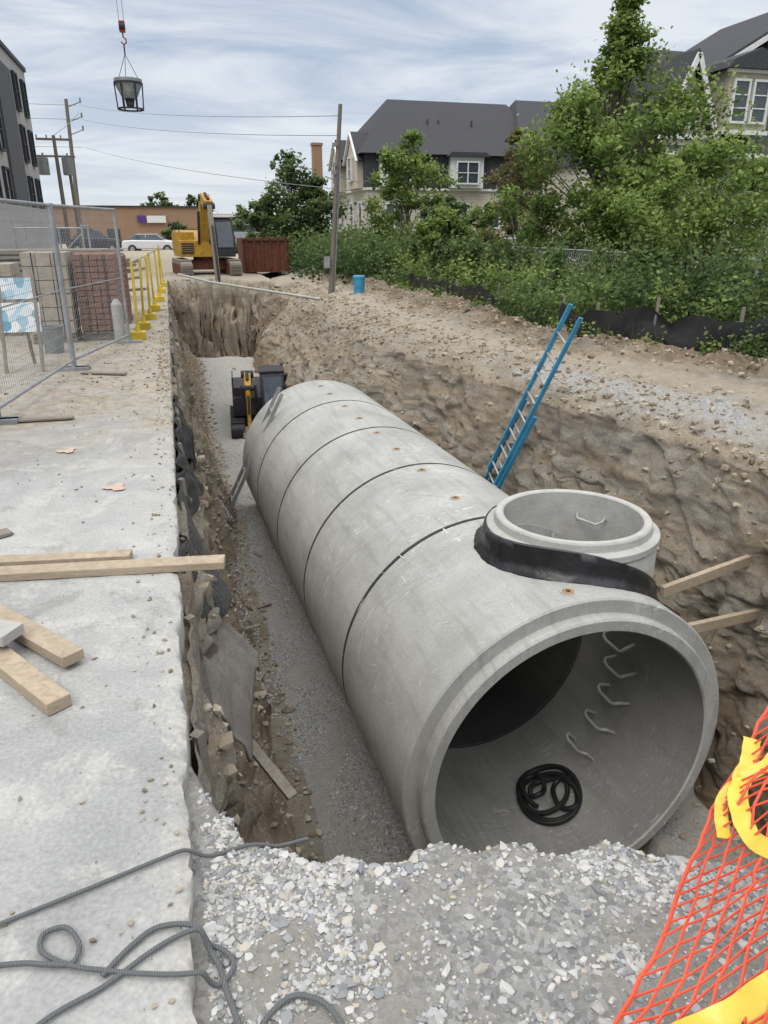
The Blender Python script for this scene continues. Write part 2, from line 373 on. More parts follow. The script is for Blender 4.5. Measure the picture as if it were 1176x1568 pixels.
# ------------------------------------------------------------------ slab
xs=np.concatenate([[-40,-20,-10,-6],np.linspace(-4,-.3,40),np.linspace(-.27,-.1,12)]);ys=np.concatenate([np.linspace(-4,0,5),np.linspace(.2,9,300),np.linspace(9.1,27.5,160)])
VV=[];
for y in ys:
    e=.014*noise.noise(V((0,y*2,0)))+.030*max(0,noise.noise(V((3,y*6,0))))+.010*noise.noise(V((3,y*25,0)))
    r=[]
    for k,x in enumerate(xs):
        z=-1.6+.004*noise.noise(V((x*2,y*2,0)))+.003*noise.noise(V((x*12,y*12,0)))
        xx=x-e*max(0,(x+.6)/.5)*1.0 if x>-.6 else x
        if y>9: z+=.03*max(0,noise.noise(V((x*1.5,y*1.5,3))))*min(1,(y-9)/3)
        if k==len(xs)-1: z-=.014+.012*noise.noise(V((1,y*18,3)))
        if k==len(xs)-2: z-=.006*(1+noise.noise(V((1,y*9,3))))
        r.append((xx,y,z))
    lx=r[-1][0]
    for q,zz in ((.004,-1.64),(-.002,-1.70),(.004,-1.78),(-.01,-1.90)): r.append((lx+q+.010*noise.noise(V((zz*20,y*9,1))),y,zz))
    VV+=r
nn=len(xs)+4;ix=np.arange(len(VV)).reshape(len(ys),nn)
FF=np.stack([ix[:-1,:-1],ix[:-1,1:],ix[1:,1:],ix[1:,:-1]],-1).reshape(-1,4)
me=fastmesh('concrete_slab',np.array(VV),FF,4);me.set_sharp_from_angle(angle=math.radians(50))
mkobj('concrete_slab',me,None,[M['slab']])
def top(x,y): return -1.598 if x<-.1 else gz(x,y)
for (x,y,a) in((-.47,4.9,.085),(-.88,5.9,.08)):
    mb=MB();pts=[]
    for i in range(40):
        t=i/40*2*math.pi;r=a*(.65+.5*noise.noise(V((math.cos(t)*1.5,math.sin(t)*1.5,x)))+.25*noise.noise(V((math.cos(t)*5,math.sin(t)*5,x))))
        pts.append((x+math.cos(t)*r*1.2,y+math.sin(t)*r*1.1,-1.590))
    mb.add(pts,[tuple(range(40))]);mb.obj('spray_paint_mark',[M['orangepaint']])
# ------------------------------------------------------------------ stones
def ico():
    bm=bmesh.new();bmesh.ops.create_icosphere(bm,subdivisions=1,radius=1);v=np.array([x.co[:] for x in bm.verts]);f=np.array([[q.index for q in p.verts] for p in bm.faces]);bm.free();return v,f
IV,IF=ico()
def scatter(name,pts,sizes,mat,tint=None,jag=.45):
    N=len(pts);pts=np.array(pts);sizes=np.array(sizes)
    vs=np.repeat(IV[None],N,0)*rng.uniform(1-jag,1+jag*.6,(N,12,1))
    sc=rng.uniform(.45,1.15,(N,1,3));sc[:,:,2]*=.75;vs=vs*sc
    a=rng.uniform(0,6.28,N);c,s=np.cos(a)[:,None],np.sin(a)[:,None]
    x=vs[...,0]*c-vs[...,1]*s;y=vs[...,0]*s+vs[...,1]*c;vs=np.stack([x,y,vs[...,2]],-1)
    vs=vs*sizes[:,None,None]+pts[:,None,:]
    fs=(IF[None]+np.arange(N)[:,None,None]*12).reshape(-1,3)
    me=fastmesh(name,vs.reshape(-1,3),fs,3,True)
    t=rng.uniform(0,1,N) if tint is None else tint
    ca=me.color_attributes.new('tint','FLOAT_COLOR','POINT');cc=np.ones((N*12,4),np.float32);cc[:,:3]=np.repeat(t,12)[:,None];ca.data.foreach_set('color',cc.ravel())
    return mkobj(name,me,None,[mat])
pts=[];sz=[]
while len(pts)<20000:
    x=rng.uniform(-.07,3.0);y=rng.uniform(.6,2.15)
    if x>1.9 and rng.random()<.5: continue
    dn=noise.noise(V((x*2.2,y*2.2,4)))+.5*noise.noise(V((x*7,y*7,4)))
    # compacted fines in the middle, loose stone along the edges
    dn-=.45*math.exp(-((x-.55)/.28)**2-((y-1.15)/.22)**2)
    big=rng.random()
    if dn<.0 and rng.random()<.84: continue
    z=gz(x,y)
    if z<-2.1: continue
    s=.0025+.0065*rng.random()**1.5+(.009*rng.random() if big<.14 else 0)
    pts.append((x,y,z+s*.05));sz.append(s*1.4)
scatter('gravel',pts,sz,M['stone'])
pts=[];sz=[]
while len(pts)<16000:
    y=rng.uniform(3.5,18);x=rng.uniform(.45,1.75 if y<14 else 3.0)
    if noise.noise(V((x*1.8,y*1.2,2)))<-.12: continue
    if y<7 and x<.75+.2*noise.noise(V((y*2,0,0))): continue
    z=gz(x,y)
    if z>-4.2 and y<14:continue
    s=rng.uniform(.008,.020);pts.append((x,y,z+s*.2));sz.append(s)
scatter('bedding_gravel',pts,sz,M['stone'])
pts=[];sz=[]
while len(pts)<30000:
    y=rng.uniform(2.2,27.5);r=rng.random()
    if r<.45:
        lip=np.interp(y,*LIP);x=lip+rng.normal(.2,.6)
    elif r<.8: x=np.interp(y,*VEG)-.4+rng.normal(0,.4)
    else: x=rng.uniform(-.02,.85)
    if x>9 or x<-.05: continue
    z=gz(x,y);s=.008+.06*rng.random()**5;pts.append((x,y,z+s*.1));sz.append(s)
scatter('earth_clods',pts,sz,M['clod'])
pts=[];sz=[]
for i in range(3200):
    y=rng.uniform(1,12) if rng.random()<.4 else rng.uniform(7,18);x=-.1-abs(rng.normal(0,.8))
    if rng.random()<.35:x=-.12-rng.random()*.12
    s=.002+.013*rng.random()**4;pts.append((x,y,-1.597+s*.2));sz.append(s*(1.8 if y>8 else 1))
scatter('debris_on_slab',pts,sz,M['clod'])
# ------------------------------------------------------------------ concrete pipe
pipe=empty('concrete_pipe',(2.85,4.44,PZ),-math.atan(AX))
R=RP;ri=1.25
def boolean(o,c,op='DIFFERENCE'):
    m=o.modifiers.new('b','BOOLEAN');m.operation=op;m.object=c;m.solver='EXACT'
    bpy.context.view_layer.update();dg=bpy.context.evaluated_depsgraph_get()
    me=bpy.data.meshes.new_from_object(o.evaluated_get(dg));o.modifiers.clear();o.data=me
    bpy.data.objects.remove(c)
    me.polygons.foreach_set('use_smooth',[True]*len(me.polygons));me.set_sharp_from_angle(angle=math.radians(30))
RX,RY=.46,1.04
L=1.85
for k in range(5):
    y0=k*L;y1=y0+L-.026
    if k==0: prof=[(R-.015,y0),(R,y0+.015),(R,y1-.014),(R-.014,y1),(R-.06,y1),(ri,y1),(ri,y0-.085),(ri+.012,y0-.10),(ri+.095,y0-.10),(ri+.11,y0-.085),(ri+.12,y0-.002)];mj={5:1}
    else: prof=[(R-.06,y0),(R-.014,y0+.002),(R,y0+.016),(R,y1-.014),(R-.014,y1),(R-.06,y1),(ri,y1),(ri+.0,y0)];mj={6:2,0:2,1:2}  # bore and near groove faces take the darkened colour as painted shade
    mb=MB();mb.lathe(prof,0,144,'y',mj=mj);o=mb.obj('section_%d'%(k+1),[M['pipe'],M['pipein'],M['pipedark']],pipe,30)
    if k==0:
        cb=MB();cb.cyl((RX,RY,.2),(RX,RY,2.5),.6,n=64);c=cb.obj('cut',[],pipe);boolean(o,c)
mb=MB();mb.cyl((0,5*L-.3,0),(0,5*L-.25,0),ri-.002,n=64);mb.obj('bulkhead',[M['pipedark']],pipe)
mb=MB()
for k in range(1,5): mb.lathe([(ri+.004,k*L-.025),(R-.045,k*L-.025),(R-.045,k*L-.001),(ri+.004,k*L-.001)],0,96,'y')
mb.obj('joint_seals',[M['black']],pipe)
rt=1.765;ro=.745;rin=.61
prof=[(rin,.3),(rin,rt-.01),(rin+.012,rt),(rin+.062,rt),(rin+.075,rt-.015),(rin+.085,rt-.075),(ro-.008,rt-.085),(ro+.012,rt-.10),(ro+.012,rt-.155),(ro-.004,rt-.175),(ro,rt-.19),(ro,.3)]
mb=MB();mb.lathe(prof,0,96,'z',(RX,RY,0));o=mb.obj('manhole_riser',[M['riser']],pipe,30)
cb=MB();cb.cyl((0,-1,0),(0,4,0),1.36,n=96);c=cb.obj('cut',[],pipe);boolean(o,c)
mb=MB();sec=[(ro+.004,.24),(ro+.028,.235),(ro+.045,.17),(ro+.05,.09),(ro+.07,.04),(ro+.11,.012),(ro+.115,-.01)]
n_=160;vs=[]
for i in range(n_):
    t=2*math.pi*i/n_
    for (r,h) in sec:
        wv=.016*noise.noise(V((math.cos(t)*4,math.sin(t)*4,h*9)))+.02*noise.noise(V((math.cos(t)*1.3,math.sin(t)*1.3,h)))+.008*noise.noise(V((math.cos(t)*13,math.sin(t)*13,h*14)))
        x=RX+(r+wv)*math.cos(t);yy=RY+(r+wv)*math.sin(t);xx=min(abs(x),R-.001)
        vs.append((x,yy,math.sqrt(R*R-xx*xx)+h*(.85+.15*math.sin(t*2))+wv*.4))
m=len(sec);mb.add(vs,[(i*m+j,((i+1)%n_)*m+j,((i+1)%n_)*m+j+1,i*m+j+1) for i in range(n_) for j in range(m-1)])
mb.obj('rubber_seal_wrap',[M['black']],pipe,60)
mb=MB()
for Yw in(4.62,6.10,6.88,7.89,8.82,9.68,10.56,11.4,12.4,13.1):
    yl=Yw-4.44;xo=-.07
    mb.cyl((xo,yl,R-.01),(xo,yl,R+.003),.062,mat=1,n=20);mb.cyl((xo,yl,R+.002),(xo,yl,R+.006),.05,mat=0,n=20)
    mb.cyl((xo,yl,R+.003),(xo,yl,R+.0085),.02,mat=2,n=12)
mb.obj('lifting_hole_plugs',[simple('rusty_plug',(.36,.22,.10),(.24,.15,.08)),M['riser'],M['dark']],pipe)
mb=MB();r_=random.Random(5)
for k in range(105):
    y0=r_.uniform(.15,5.0) if k<80 else r_.uniform(.1,8.8)
    th=math.radians(r_.uniform(92,178));ln=r_.uniform(.08,.55)*(1 if r_.random()<.4 else .4);an=r_.uniform(-1.0,1.0)+ (math.pi/2 if r_.random()<.5 else 0);w0=r_.uniform(.002,.007)
    if k%13==0: w0*=2.6
    if abs(y0-RY)<.95 and th<math.radians(105): continue
    vs=[];N=9;cv=r_.uniform(-.6,.6)
    for i in range(N):
        t=i/(N-1);a_=an+cv*t;yy=y0+math.sin(a_)*ln*t;tt=th+math.cos(a_)*ln*t/R
        ww=w0*math.sin(math.pi*min(.97,t+.03))*(1+.5*noise.noise(V((t*9,k,0))))
        for s in(-1,1):
            y2=yy+s*ww*math.cos(a_);t2=tt-s*ww*math.sin(a_)/R;vs.append(((R+.0025)*math.cos(t2),y2,(R+.0025)*math.sin(t2)))
    mb.add(vs,[(2*i,2*i+1,2*i+3,2*i+2) for i in range(N-1)])
mb.obj('scuff_marks',[M['chalk']],pipe)
mb=MB()
for i in range(6):
    a=math.radians(34-16*i);nx,nz=math.cos(a),math.sin(a)
    def q(dy,inn): return V((nx*(ri-inn),RY+dy,nz*(ri-inn)))
    tz=V((-nz,0,nx))
    mb.tube([q(-.17,-.02),q(-.17,.12),q(-.15,.145)-tz*.02,q(-.1,.15)-tz*.045,q(.1,.15)-tz*.045,q(.15,.145)-tz*.02,q(.17,.12),q(.17,-.02)],.016,0,8)
mb.obj('climbing_steps',[M['step']],pipe)
mb=MB()
for i in range(2): 
    z=rt-.22-i*.3
    mb.tube([(RX+rin*.93,RY+.30,z),(RX+rin*.75,RY+.20,z),(RX+rin*.66,RY+.22,z-.02),(RX+rin*.55,RY+.42,z-.02),(RX+rin*.6,RY+.49,z),(RX+rin*.72,RY+.56,z)],.014,0,8)
mb.obj('riser_steps',[M['step']],pipe)
def text(body,size,mat,name,parent,Mx):
    cu=bpy.data.curves.new(name,'FONT');cu.body=body;cu.size=size;cu.extrude=.0005
    o=bpy.data.objects.new(name,cu);COL.objects.link(o);bpy.context.view_layer.update()
    me=bpy.data.meshes.new_from_object(o.evaluated_get(bpy.context.evaluated_depsgraph_get()));bpy.data.objects.remove(o)
    me.materials.clear();me.materials.append(mat);o=bpy.data.objects.new(name,me);COL.objects.link(o);o.parent=parent;o.matrix_local=Mx;return o
for k,(s_,yy,da) in enumerate((('PRECAST',1.66,10),('2400 D',1.66,3),('08 21',1.64,-3))):
    a=math.radians(10+da);nx,nz=math.cos(a),math.sin(a)
    xa=V((0,-1,0));za=V((-nx,0,-nz));ya=za.cross(xa)
    Mx=Matrix((xa,ya,za)).transposed().to_4x4();Mx.translation=V((nx*(ri-.016),yy+.12,nz*(ri-.016)))
    text(s_,.10 if k==0 else .07,M['dark'],'stencil_lettering_%d'%(k+1),pipe,Mx)
# coiled hose
mb=MB();pts=[];cx,cy=3.17,5.27
def borez(x,y):
    dx=x-axis(y);return PZ-math.sqrt(max(.01,ri**2-dx*dx))
NH=360
for i in range(NH):
    u=i/NH;t=u*5.6*2*math.pi
    if u<.45: r=.27+.025*math.sin(t*.7);ox=.02*math.sin(t*.5);oy=.03*math.cos(t*.4)
    else:
        k=min(1,(u-.45)/.08);r=.27*(1-k)+(.13+.03*math.sin(t*.8))*k;ox=k*.12*math.sin(t*.33+.5);oy=k*.14*math.cos(t*.41)
    x=cx+ox+r*math.cos(t);y=cy+oy+r*1.2*math.sin(t);pts.append((x,y,borez(x,y)+.024+.05*u+.012*math.sin(t*3)))
mb.tube(pts,.025,0,8);mb.obj('coiled_hose',[M['hose']])
# ------------------------------------------------------------------ braces
mb=MB();mb.beam((3.86,4.90,-2.95),(5.75,5.40,-2.90),.05,.10);mb.obj('timber_brace',[M['wood']],bevel=.004)
mb=MB();mb.beam((4.06,4.75,-3.27),(5.75,5.20,-3.49),.05,.10);mb.obj('timber_brace',[M['wood']],bevel=.004)
# ------------------------------------------------------------------ ladders
def ladder(name,p0,p1,wdir,w,mat,rail=(.028,.055),sp=.3,ext=False,rmat=None):
    p0=V(p0);p1=V(p1);wd=V(wdir).normalized();d=(p1-p0);L=d.length;d.normalize();wd=(wd-d*wd.dot(d)).normalized();nrm=d.cross(wd)
    mb=MB()
    def one(a,b,w,off):
        for s in(-1,1): mb.beam(a+wd*s*w/2+nrm*off,b+wd*s*w/2+nrm*off,rail[1],rail[0],0,up=wd)
        l=(b-a).length;k=int(l/sp)
        for i in range(k):
            q=a+d*(sp*(i+.5))+nrm*off;mb.cyl(q-wd*w/2,q+wd*w/2,.016,mat=1,n=8)
    if ext: one(p0,p0+d*L*.62,w,0);one(p0+d*L*.30,p1,w-.07,.05)
    else: one(p0,p1,w,0)
    for s in(-1,1): mb.box(p0+wd*s*w/2,(.09,.09,.06),2)
    return mb.obj(name,[mat,rmat or M['alu'],M['blackmat']])
ladder('blue_extension_ladder',(3.98,9.70,-4.35),(4.76,8.30,-.95),(0,1,0),.42,M['blue'],ext=True,rmat=M['alu'])
ladder('aluminium_ladder',(.5,12.9,-5.0),(1.66,12.7,-2.62),(0,1,0),.42,M['alu'],rail=(.03,.06))
# ------------------------------------------------------------------ lumber on slab
def board(p0,p1,w=.089,h=.038,name='lumber_board',mat=None):
    mb=MB();mb.beam(p0,p1,w,h);o=mb.obj(name,[mat or M['wood']],bevel=.003);return o
board((.13,3.50,-1.578),(-1.9,3.78,-1.578),.10,.04)
board((-.33,3.70,-1.576),(-1.9,3.93,-1.576),.089,.038)
board((-.50,2.70,-1.555),(-1.2,3.62,-1.575),.09,.045)
board((-.52,2.42,-1.572),(-1.15,3.35,-1.572),.09,.05)
board((-.73,2.85,-1.50),(-1.3,3.2,-1.50),.12,.045,mat=M['riser'])
board((-1.0,4.25,-1.585),(-1.6,3.9,-1.585),.09,.02,mat=M['woodold'])
board((-1.5,7.0,-1.58),(-.95,7.0,-1.58),.09,.02,mat=M['woodold'])
board((-1.1,9.3,-1.58),(-.6,9.1,-1.58),.08,.02,mat=M['woodold'])
def sheet(name,fn,nu,nv,mat,th=.012):
    mb=MB();vs=[fn(i/nu,j/nv) for i in range(nu+1) for j in range(nv+1)]
    mb.add(vs,[(i*(nv+1)+j,(i+1)*(nv+1)+j,(i+1)*(nv+1)+j+1,i*(nv+1)+j+1) for i in range(nu) for j in range(nv)])
    o=mb.obj(name,[mat],None,60);s=o.modifiers.new('s','SOLIDIFY');s.thickness=th;return o
def ply(u,v):
    y=3.3+u*1.05
    return (-.05+v*(.20+.14*u)+.05*math.sin(v*2.2)*u+.05*noise.noise(V((u*3,v*3,6))),y+.05*v+.06*noise.noise(V((u,v*6,2))),-2.10-v*.58-.16*noise.noise(V((u*5,v,4)))+.10*math.sin(u*5)*(1-v))
sheet('plywood_sheet',ply,30,20,M['ply'])
n=NT('dimple_membrane');M['dimple']=n.fin(n.ramp(n.vor(30),[(.1,(.06,.06,.065)),(.35,(.015,.015,.017))]),.4,n.bump(n.vor(30),1,.02),spec=.5)
def dim(u,v):
    y=3.75+u*1.5;return (-.07+.26*v*math.sin(u*3.14)+.04*noise.noise(V((u*6,v*4,9))),y,-1.72-v*.55+.05*math.sin(u*9))
sheet('dimpled_membrane',dim,40,14,M['dimple'],.006)
def dim2(u,v):
    y=5.2+u*3.2;return (-.08+.16*v*abs(math.sin(u*7))+.06*noise.noise(V((u*14,v*4,9))),y,-1.70-v*(.35+.25*noise.noise(V((u*9,0,1)))))
sheet('filter_fabric',dim2,80,8,M['blackmat'],.004)
def dim3(u,v):
    y=2.1+u*1.3;return (-.075+.04*v+.03*noise.noise(V((u*9,v*4,19))),y,-1.74-v*(.25+.3*noise.noise(V((u*8,0,1)))))
sheet('torn_board',dim3,40,8,M['ply'],.004)
mb=MB()
for i in range(24):
    y=2.4+i*1.0+random.uniform(-.2,.2);mb.beam((-.065,y,-1.72),(-.03+random.uniform(0,.06),y+.05,-2.4-random.random()*.4),.04,.04)
mb.obj('shoring_stakes',[M['woodold']])
mb=MB();mb.beam((.20,3.95,-3.05),(.42,3.62,-3.25),.07,.025);mb.obj('wood_offcut',[M['woodold']])
mb=MB()
for x,y,a in((.75,9.5,.3),(.55,7.6,1.1),(1.0,11.2,2.0),(.5,8.6,.2)):
    z=gz(x,y)+.02;mb.beam((x,y,z),(x+.22*math.cos(a),y+.22*math.sin(a),z+.01),.05,.015)
mb.obj('wood_scraps',[M['woodold']])
# ------------------------------------------------------------------ ropes
def spline(pts,res=10):
    out=[];pts=[V(p) for p in pts];n=len(pts)
    for i in range(n-1):
        p0=pts[max(i-1,0)];p1=pts[i];p2=pts[i+1];p3=pts[min(i+2,n-1)]
        for k in range(res):
            t=k/res;out.append(.5*((2*p1)+(p2-p0)*t+(2*p0-5*p1+4*p2-p3)*t*t+(3*p1-p0-3*p2+p3)*t**3))
    out.append(pts[-1]);return out
def rope(name,xy,r=.0075):
    pts=spline([(x,y,0) for x,y in xy],12);o=[]
    for i,p in enumerate(pts):
        zz=max(top(p.x+dx,p.y) for dx in(-.03,0,.03));o.append(V((p.x,p.y,max(zz,-1.7)+r+.002)))
    for _ in range(3):
        for i in range(1,len(o)-1): o[i].z=(o[i-1].z+o[i].z+o[i+1].z)/3+.0005
    mb=MB();mb.tube(o,r,0,8);return mb.obj(name,[M['rope']])
rope('rope',[(-1.2,1.35),(-.8,1.47),(-.55,1.53),(-.36,1.58),(-.13,1.645),(.03,1.683),(.12,1.69),(.236,1.70)],.0055)
rope('rope',[(-.9,1.45),(-.53,1.41),(-.43,1.385),(-.37,1.372),(-.36,1.42),(-.395,1.475),(-.445,1.47),(-.44,1.42),(-.37,1.365),(-.29,1.33),(-.209,1.30),(-.12,1.275),(-.05,1.272),(-.01,1.31),(-.03,1.36),(-.074,1.385),(-.13,1.38),(-.2,1.35),(-.30,1.29),(-.42,1.24),(-.6,1.1)],.0062)
rope('rope',[(-.30,1.32),(-.24,1.38),(-.18,1.415),(-.1,1.40),(-.05,1.34),(-.03,1.25),(-.005,1.16),(.02,1.14),(.06,1.18),(.12,1.204),(.18,1.17),(.215,1.085),(.22,.95)],.007)
# ------------------------------------------------------------------ orange mesh fence
of=empty('orange_safety_fence')
A=V((.62,.83,-1.61));B=V((1.95,1.74,-1.33));C=V((.98,.43,-1.03));D=V((2.5,1.1,-.80))
def S(u,v):
    p=A.lerp(B,u).lerp(C.lerp(D,u),v);nn=noise.noise_vector(p*3.5)*.08+noise.noise_vector(p*1.4)*.12
    return p+V((nn.x*.5,nn.y*.5,nn.z*.7))
mb=MB();NU,NVv=38,16
def pt(i,j): 
    q=S((i+.5*(j%2)+.12*math.sin(j*1.7))/NU,j/NVv);return q+noise.noise_vector(q*30)*.009
for j in range(NVv+1):
    for i in range(NU):
        a=pt(i,j)
        mb.cyl(a,pt(i+1,j),.0036 if j else .0055,n=5,caps=False)
        if j<NVv:
            mb.cyl(a,pt(i if j%2==0 else i+1,j+1),.0027,n=5,caps=False)
mb.obj('plastic_netting',[M['orange']],of)
def tape(path,w,name,lift=.012):
    ps=spline([S(u,v)+V((-.3,-.35,.5)).normalized()*lift for u,v in path],10);mb=MB();vs=[]
    for i,p in enumerate(ps):
        d=(ps[min(i+1,len(ps)-1)]-ps[max(i-1,0)]).normalized();nr=V((-.45,-.5,.75));s=d.cross(nr).normalized()
        tw=.35*math.sin(i*.35)+.2*math.sin(i*.9);s=(s+nr.normalized()*tw).normalized();vs+=[p-s*w/2,p+nr.normalized()*.006*math.sin(i*.8),p+s*w/2]
    mb.add(vs,[(3*i+k,3*i+k+1,3*i+k+4,3*i+k+3) for i in range(len(ps)-1) for k in(0,1)]);mb.obj(name,[M['tape']],of,60);return ps
tape([(.68,.00),(.62,.035),(.55,.07),(.47,.12),(.40,.22),(.33,.40)],.05,'caution_tape_1')
tape([(.66,.10),(.60,.12),(.56,.07),(.50,.04),(.42,.10)],.035,'caution_tape_2')
pp=tape([(.05,.0),(.075,.15),(.10,.3),(.125,.5),(.14,.7)],.065,'caution_tape_3',.014)
for k,(s_,sz_,off) in enumerate((('1-800-RENT NOW',.036,-.028),('Site Equipment',.016,.012))):
    p=pp[4];q=pp[20];xa=(q-p).normalized();na=V((-.45,-.5,.75));na=(na-xa*na.dot(xa)).normalized();ya=na.cross(xa)
    Mx=Matrix((xa,ya,na)).transposed().to_4x4();Mx.translation=p+ya*off+na*.018
    text(s_,sz_,M['dark'],'tape_lettering_%d'%(k+1),of,Mx)
mb=MB();mb.beam(B+V((.05,.02,-.4)),B+V((.3,-.2,.9)),.04,.04);mb.obj('stake',[M['wood']],of)
# ------------------------------------------------------------------ temporary fence
def fpanel(p0,p1,name='temporary_fence_panel',H=1.86):
    p0=V(p0);p1=V(p1);mb=MB();up=V((0,0,1));d=p1-p0
    for q in(p0,p1): mb.cyl(q,q+up*H,.023,n=10)
    for h in(.12,H-.02): mb.cyl(p0+up*h,p1+up*h,.017,n=8)
    mb.cyl(p0+up*H*.5,p1+up*H*.5,.008,n=6)
    L=d.length
    for i in range(1,int(L/.055)):
        q=p0+d*(i*.055/L);mb.cyl(q+up*.12,q+up*(H-.02),.0024,n=4,caps=False)
    for i in range(1,int(H/.11)): mb.cyl(p0+up*(.12+i*.11),p1+up*(.12+i*.11),.0024,n=4,caps=False)
    for q in(p0,p1): mb.box(q+V((0,0,.02)),(.35,.12,.04),1)
    mb.obj(name,[M['steel'],M['steel']])
fpanel((-2.0,4.9,-1.6),(-1.58,7.0,-1.6));fpanel((-1.57,7.05,-1.6),(-1.22,9.6,-1.6));fpanel((-1.21,9.65,-1.6),(-.67,11.8,-1.6))
ps=[(-.55,12.2),(-.50,13.4),(-.42,14.8),(-.36,16.5),(-.28,18.6),(-.25,21),(-.2,23.5)]
for (x,y) in ps:
    mb=MB();mb.cyl((x,y,-1.6),(x+random.uniform(-.05,.05),y,-.45),.022,mat=0,n=10);mb.prism([(x-.11,y-.11,-1.6),(x+.11,y-.11,-1.6),(x+.11,y+.11,-1.6),(x-.11,y+.11,-1.6)],(0,0,.12),0)
    mb.cyl((x,y,-1.5),(x,y,-1.38),.05,.03,0,12);mb.obj('yellow_barrier_post',[M['yellow2']],bevel=.01)
mb=MB()
for a,b in zip(ps[:-1],ps[1:]): mb.cyl((*a,-.48),(*b,-.48),.012,n=8)
mb.obj('guard_rail_cable',[M['steel']])
def blocks(name,x0,y0,nx,ny,nz,dx,dy,dz,mat):
    mb=MB();
    for i in range(nx):
        for j in range(ny):
            for k in range(nz):
                if 0<i<nx-1 and 0<j<ny-1 and k<nz-1: continue
                mb.box((x0+(i+.5)*dx+random.uniform(-.004,.004),y0+(j+.5)*dy+random.uniform(-.006,.006),-1.46+(k+.5)*dz),(dx-.012,dy-.012,dz-.012),0)
    for k in range(3): mb.beam((x0,y0+.08+k*(ny*dy-.16)/2,-1.545),(x0+nx*dx,y0+.08+k*(ny*dy-.16)/2,-1.545),.09,.09,1)
    for k in range(5): mb.box((x0+(k+.5)*nx*dx/5,y0+ny*dy/2,-1.482),(.1,ny*dy,.02),1)
    for k in(.25,.75): mb.box((x0+nx*dx*k,y0-.010,-1.46+nz*dz/2),(.015,.004,nz*dz),2)
    mb.obj(name,[mat,M['woodold'],M['blackmat']])
blocks('pallet_of_beige_blocks',-2.02,12.0,3,4,6,.20,.20,.19,M['blkA'])
blocks('pallet_of_red_bricks',-1.36,12.2,5,5,13,.115,.2,.085,M['blkB'])
blocks('pallet_of_red_bricks',-1.30,14.2,4,4,12,.14,.2,.085,M['blkB'])
blocks('pallet_of_beige_blocks',-3.0,13.0,3,4,5,.22,.20,.19,M['blkA'])
mb=MB()
for k in range(5):
    for j in range(4): mb.beam((-3.4+random.uniform(-.2,.2),15+j*.3,-.75+k*.09),(-.9+random.uniform(-.3,.3),15.2+j*.3,-.75+k*.09),.26,.05)
for x in(-3,-1.4): mb.box((x,15.5,-1.2),(.12,1.2,.8),1)
mb.obj('stacked_planks',[M['woodold'],M['grey']])
mb=MB()
for k in range(22): mb.beam((-4.6+random.uniform(0,2),17.5+k*.12,-1.5+(k%3)*.3),(-1.0+random.uniform(-.5,.5),18+k*.1,-1.35+(k%4)*.22),.1,.06)
mb.obj('scrap_lumber_pile',[M['woodold']])
mb=MB()
for x in(-3.4,-2.6,-1.9):
    for y in(20,21.5):
        mb.cyl((x,y,-1.6),(x,y,.1),.025,n=6)
    for h in(-1.2,-.5,.05): mb.cyl((x,20,h),(x,21.5,h),.02,n=6)
for h in(-1.0,.0): mb.cyl((-3.4,20,h),(-1.9,20,h),.02,n=6)
mb.beam((-3.4,20,-1.5),(-1.9,20,-.1),.03,.03);mb.obj('scaffold_frame',[M['steel']])
mb=MB();n=NT('notice_board_print')
vv=n.vor(9,out='Color');ss=n.n('ShaderNodeSeparateColor');n.l(vv,ss.inputs[0])
msign=n.fin(n.ramp(ss.outputs[0],[(.3,(.75,.77,.78)),(.55,(.45,.62,.70)),(.75,(.10,.32,.45)),(.95,(.8,.8,.8))]),.4)
Mr=Matrix.Rotation(math.radians(-14),3,'X')
mb.box((-1.76,9.75,-.98),(.48,.02,.34),0,Mr);mb.box((-1.74,9.83,-.66),(.34,.02,.24),0,Mr)
for x in(-1.96,-1.56): mb.beam((x,9.60,-1.6),(x*.99-.01,9.86,-.5),.035,.035,1)
mb.beam((-1.76,10.3,-1.6),(-1.76,9.9,-.55),.035,.035,1)
mb.obj('notice_board',[msign,M['woodold']])
mb=MB();mb.lathe([(.001,-1.598),(.12,-1.598),(.15,-1.26),(.157,-1.26),(.157,-1.24),(.14,-1.24),(.112,-1.58),(.001,-1.58)],0,24,'z',(-1.62,11.1,0));mb.obj('grey_bucket',[M['grey']])
mb=MB();mb.cyl((-.80,11.9,-1.6),(-.80,11.9,-1.05),.08,.08,0,16);mb.cyl((-.80,11.9,-1.05),(-.80,11.9,-.97),.08,.03,0,16);mb.obj('gas_cylinder',[M['riser']])
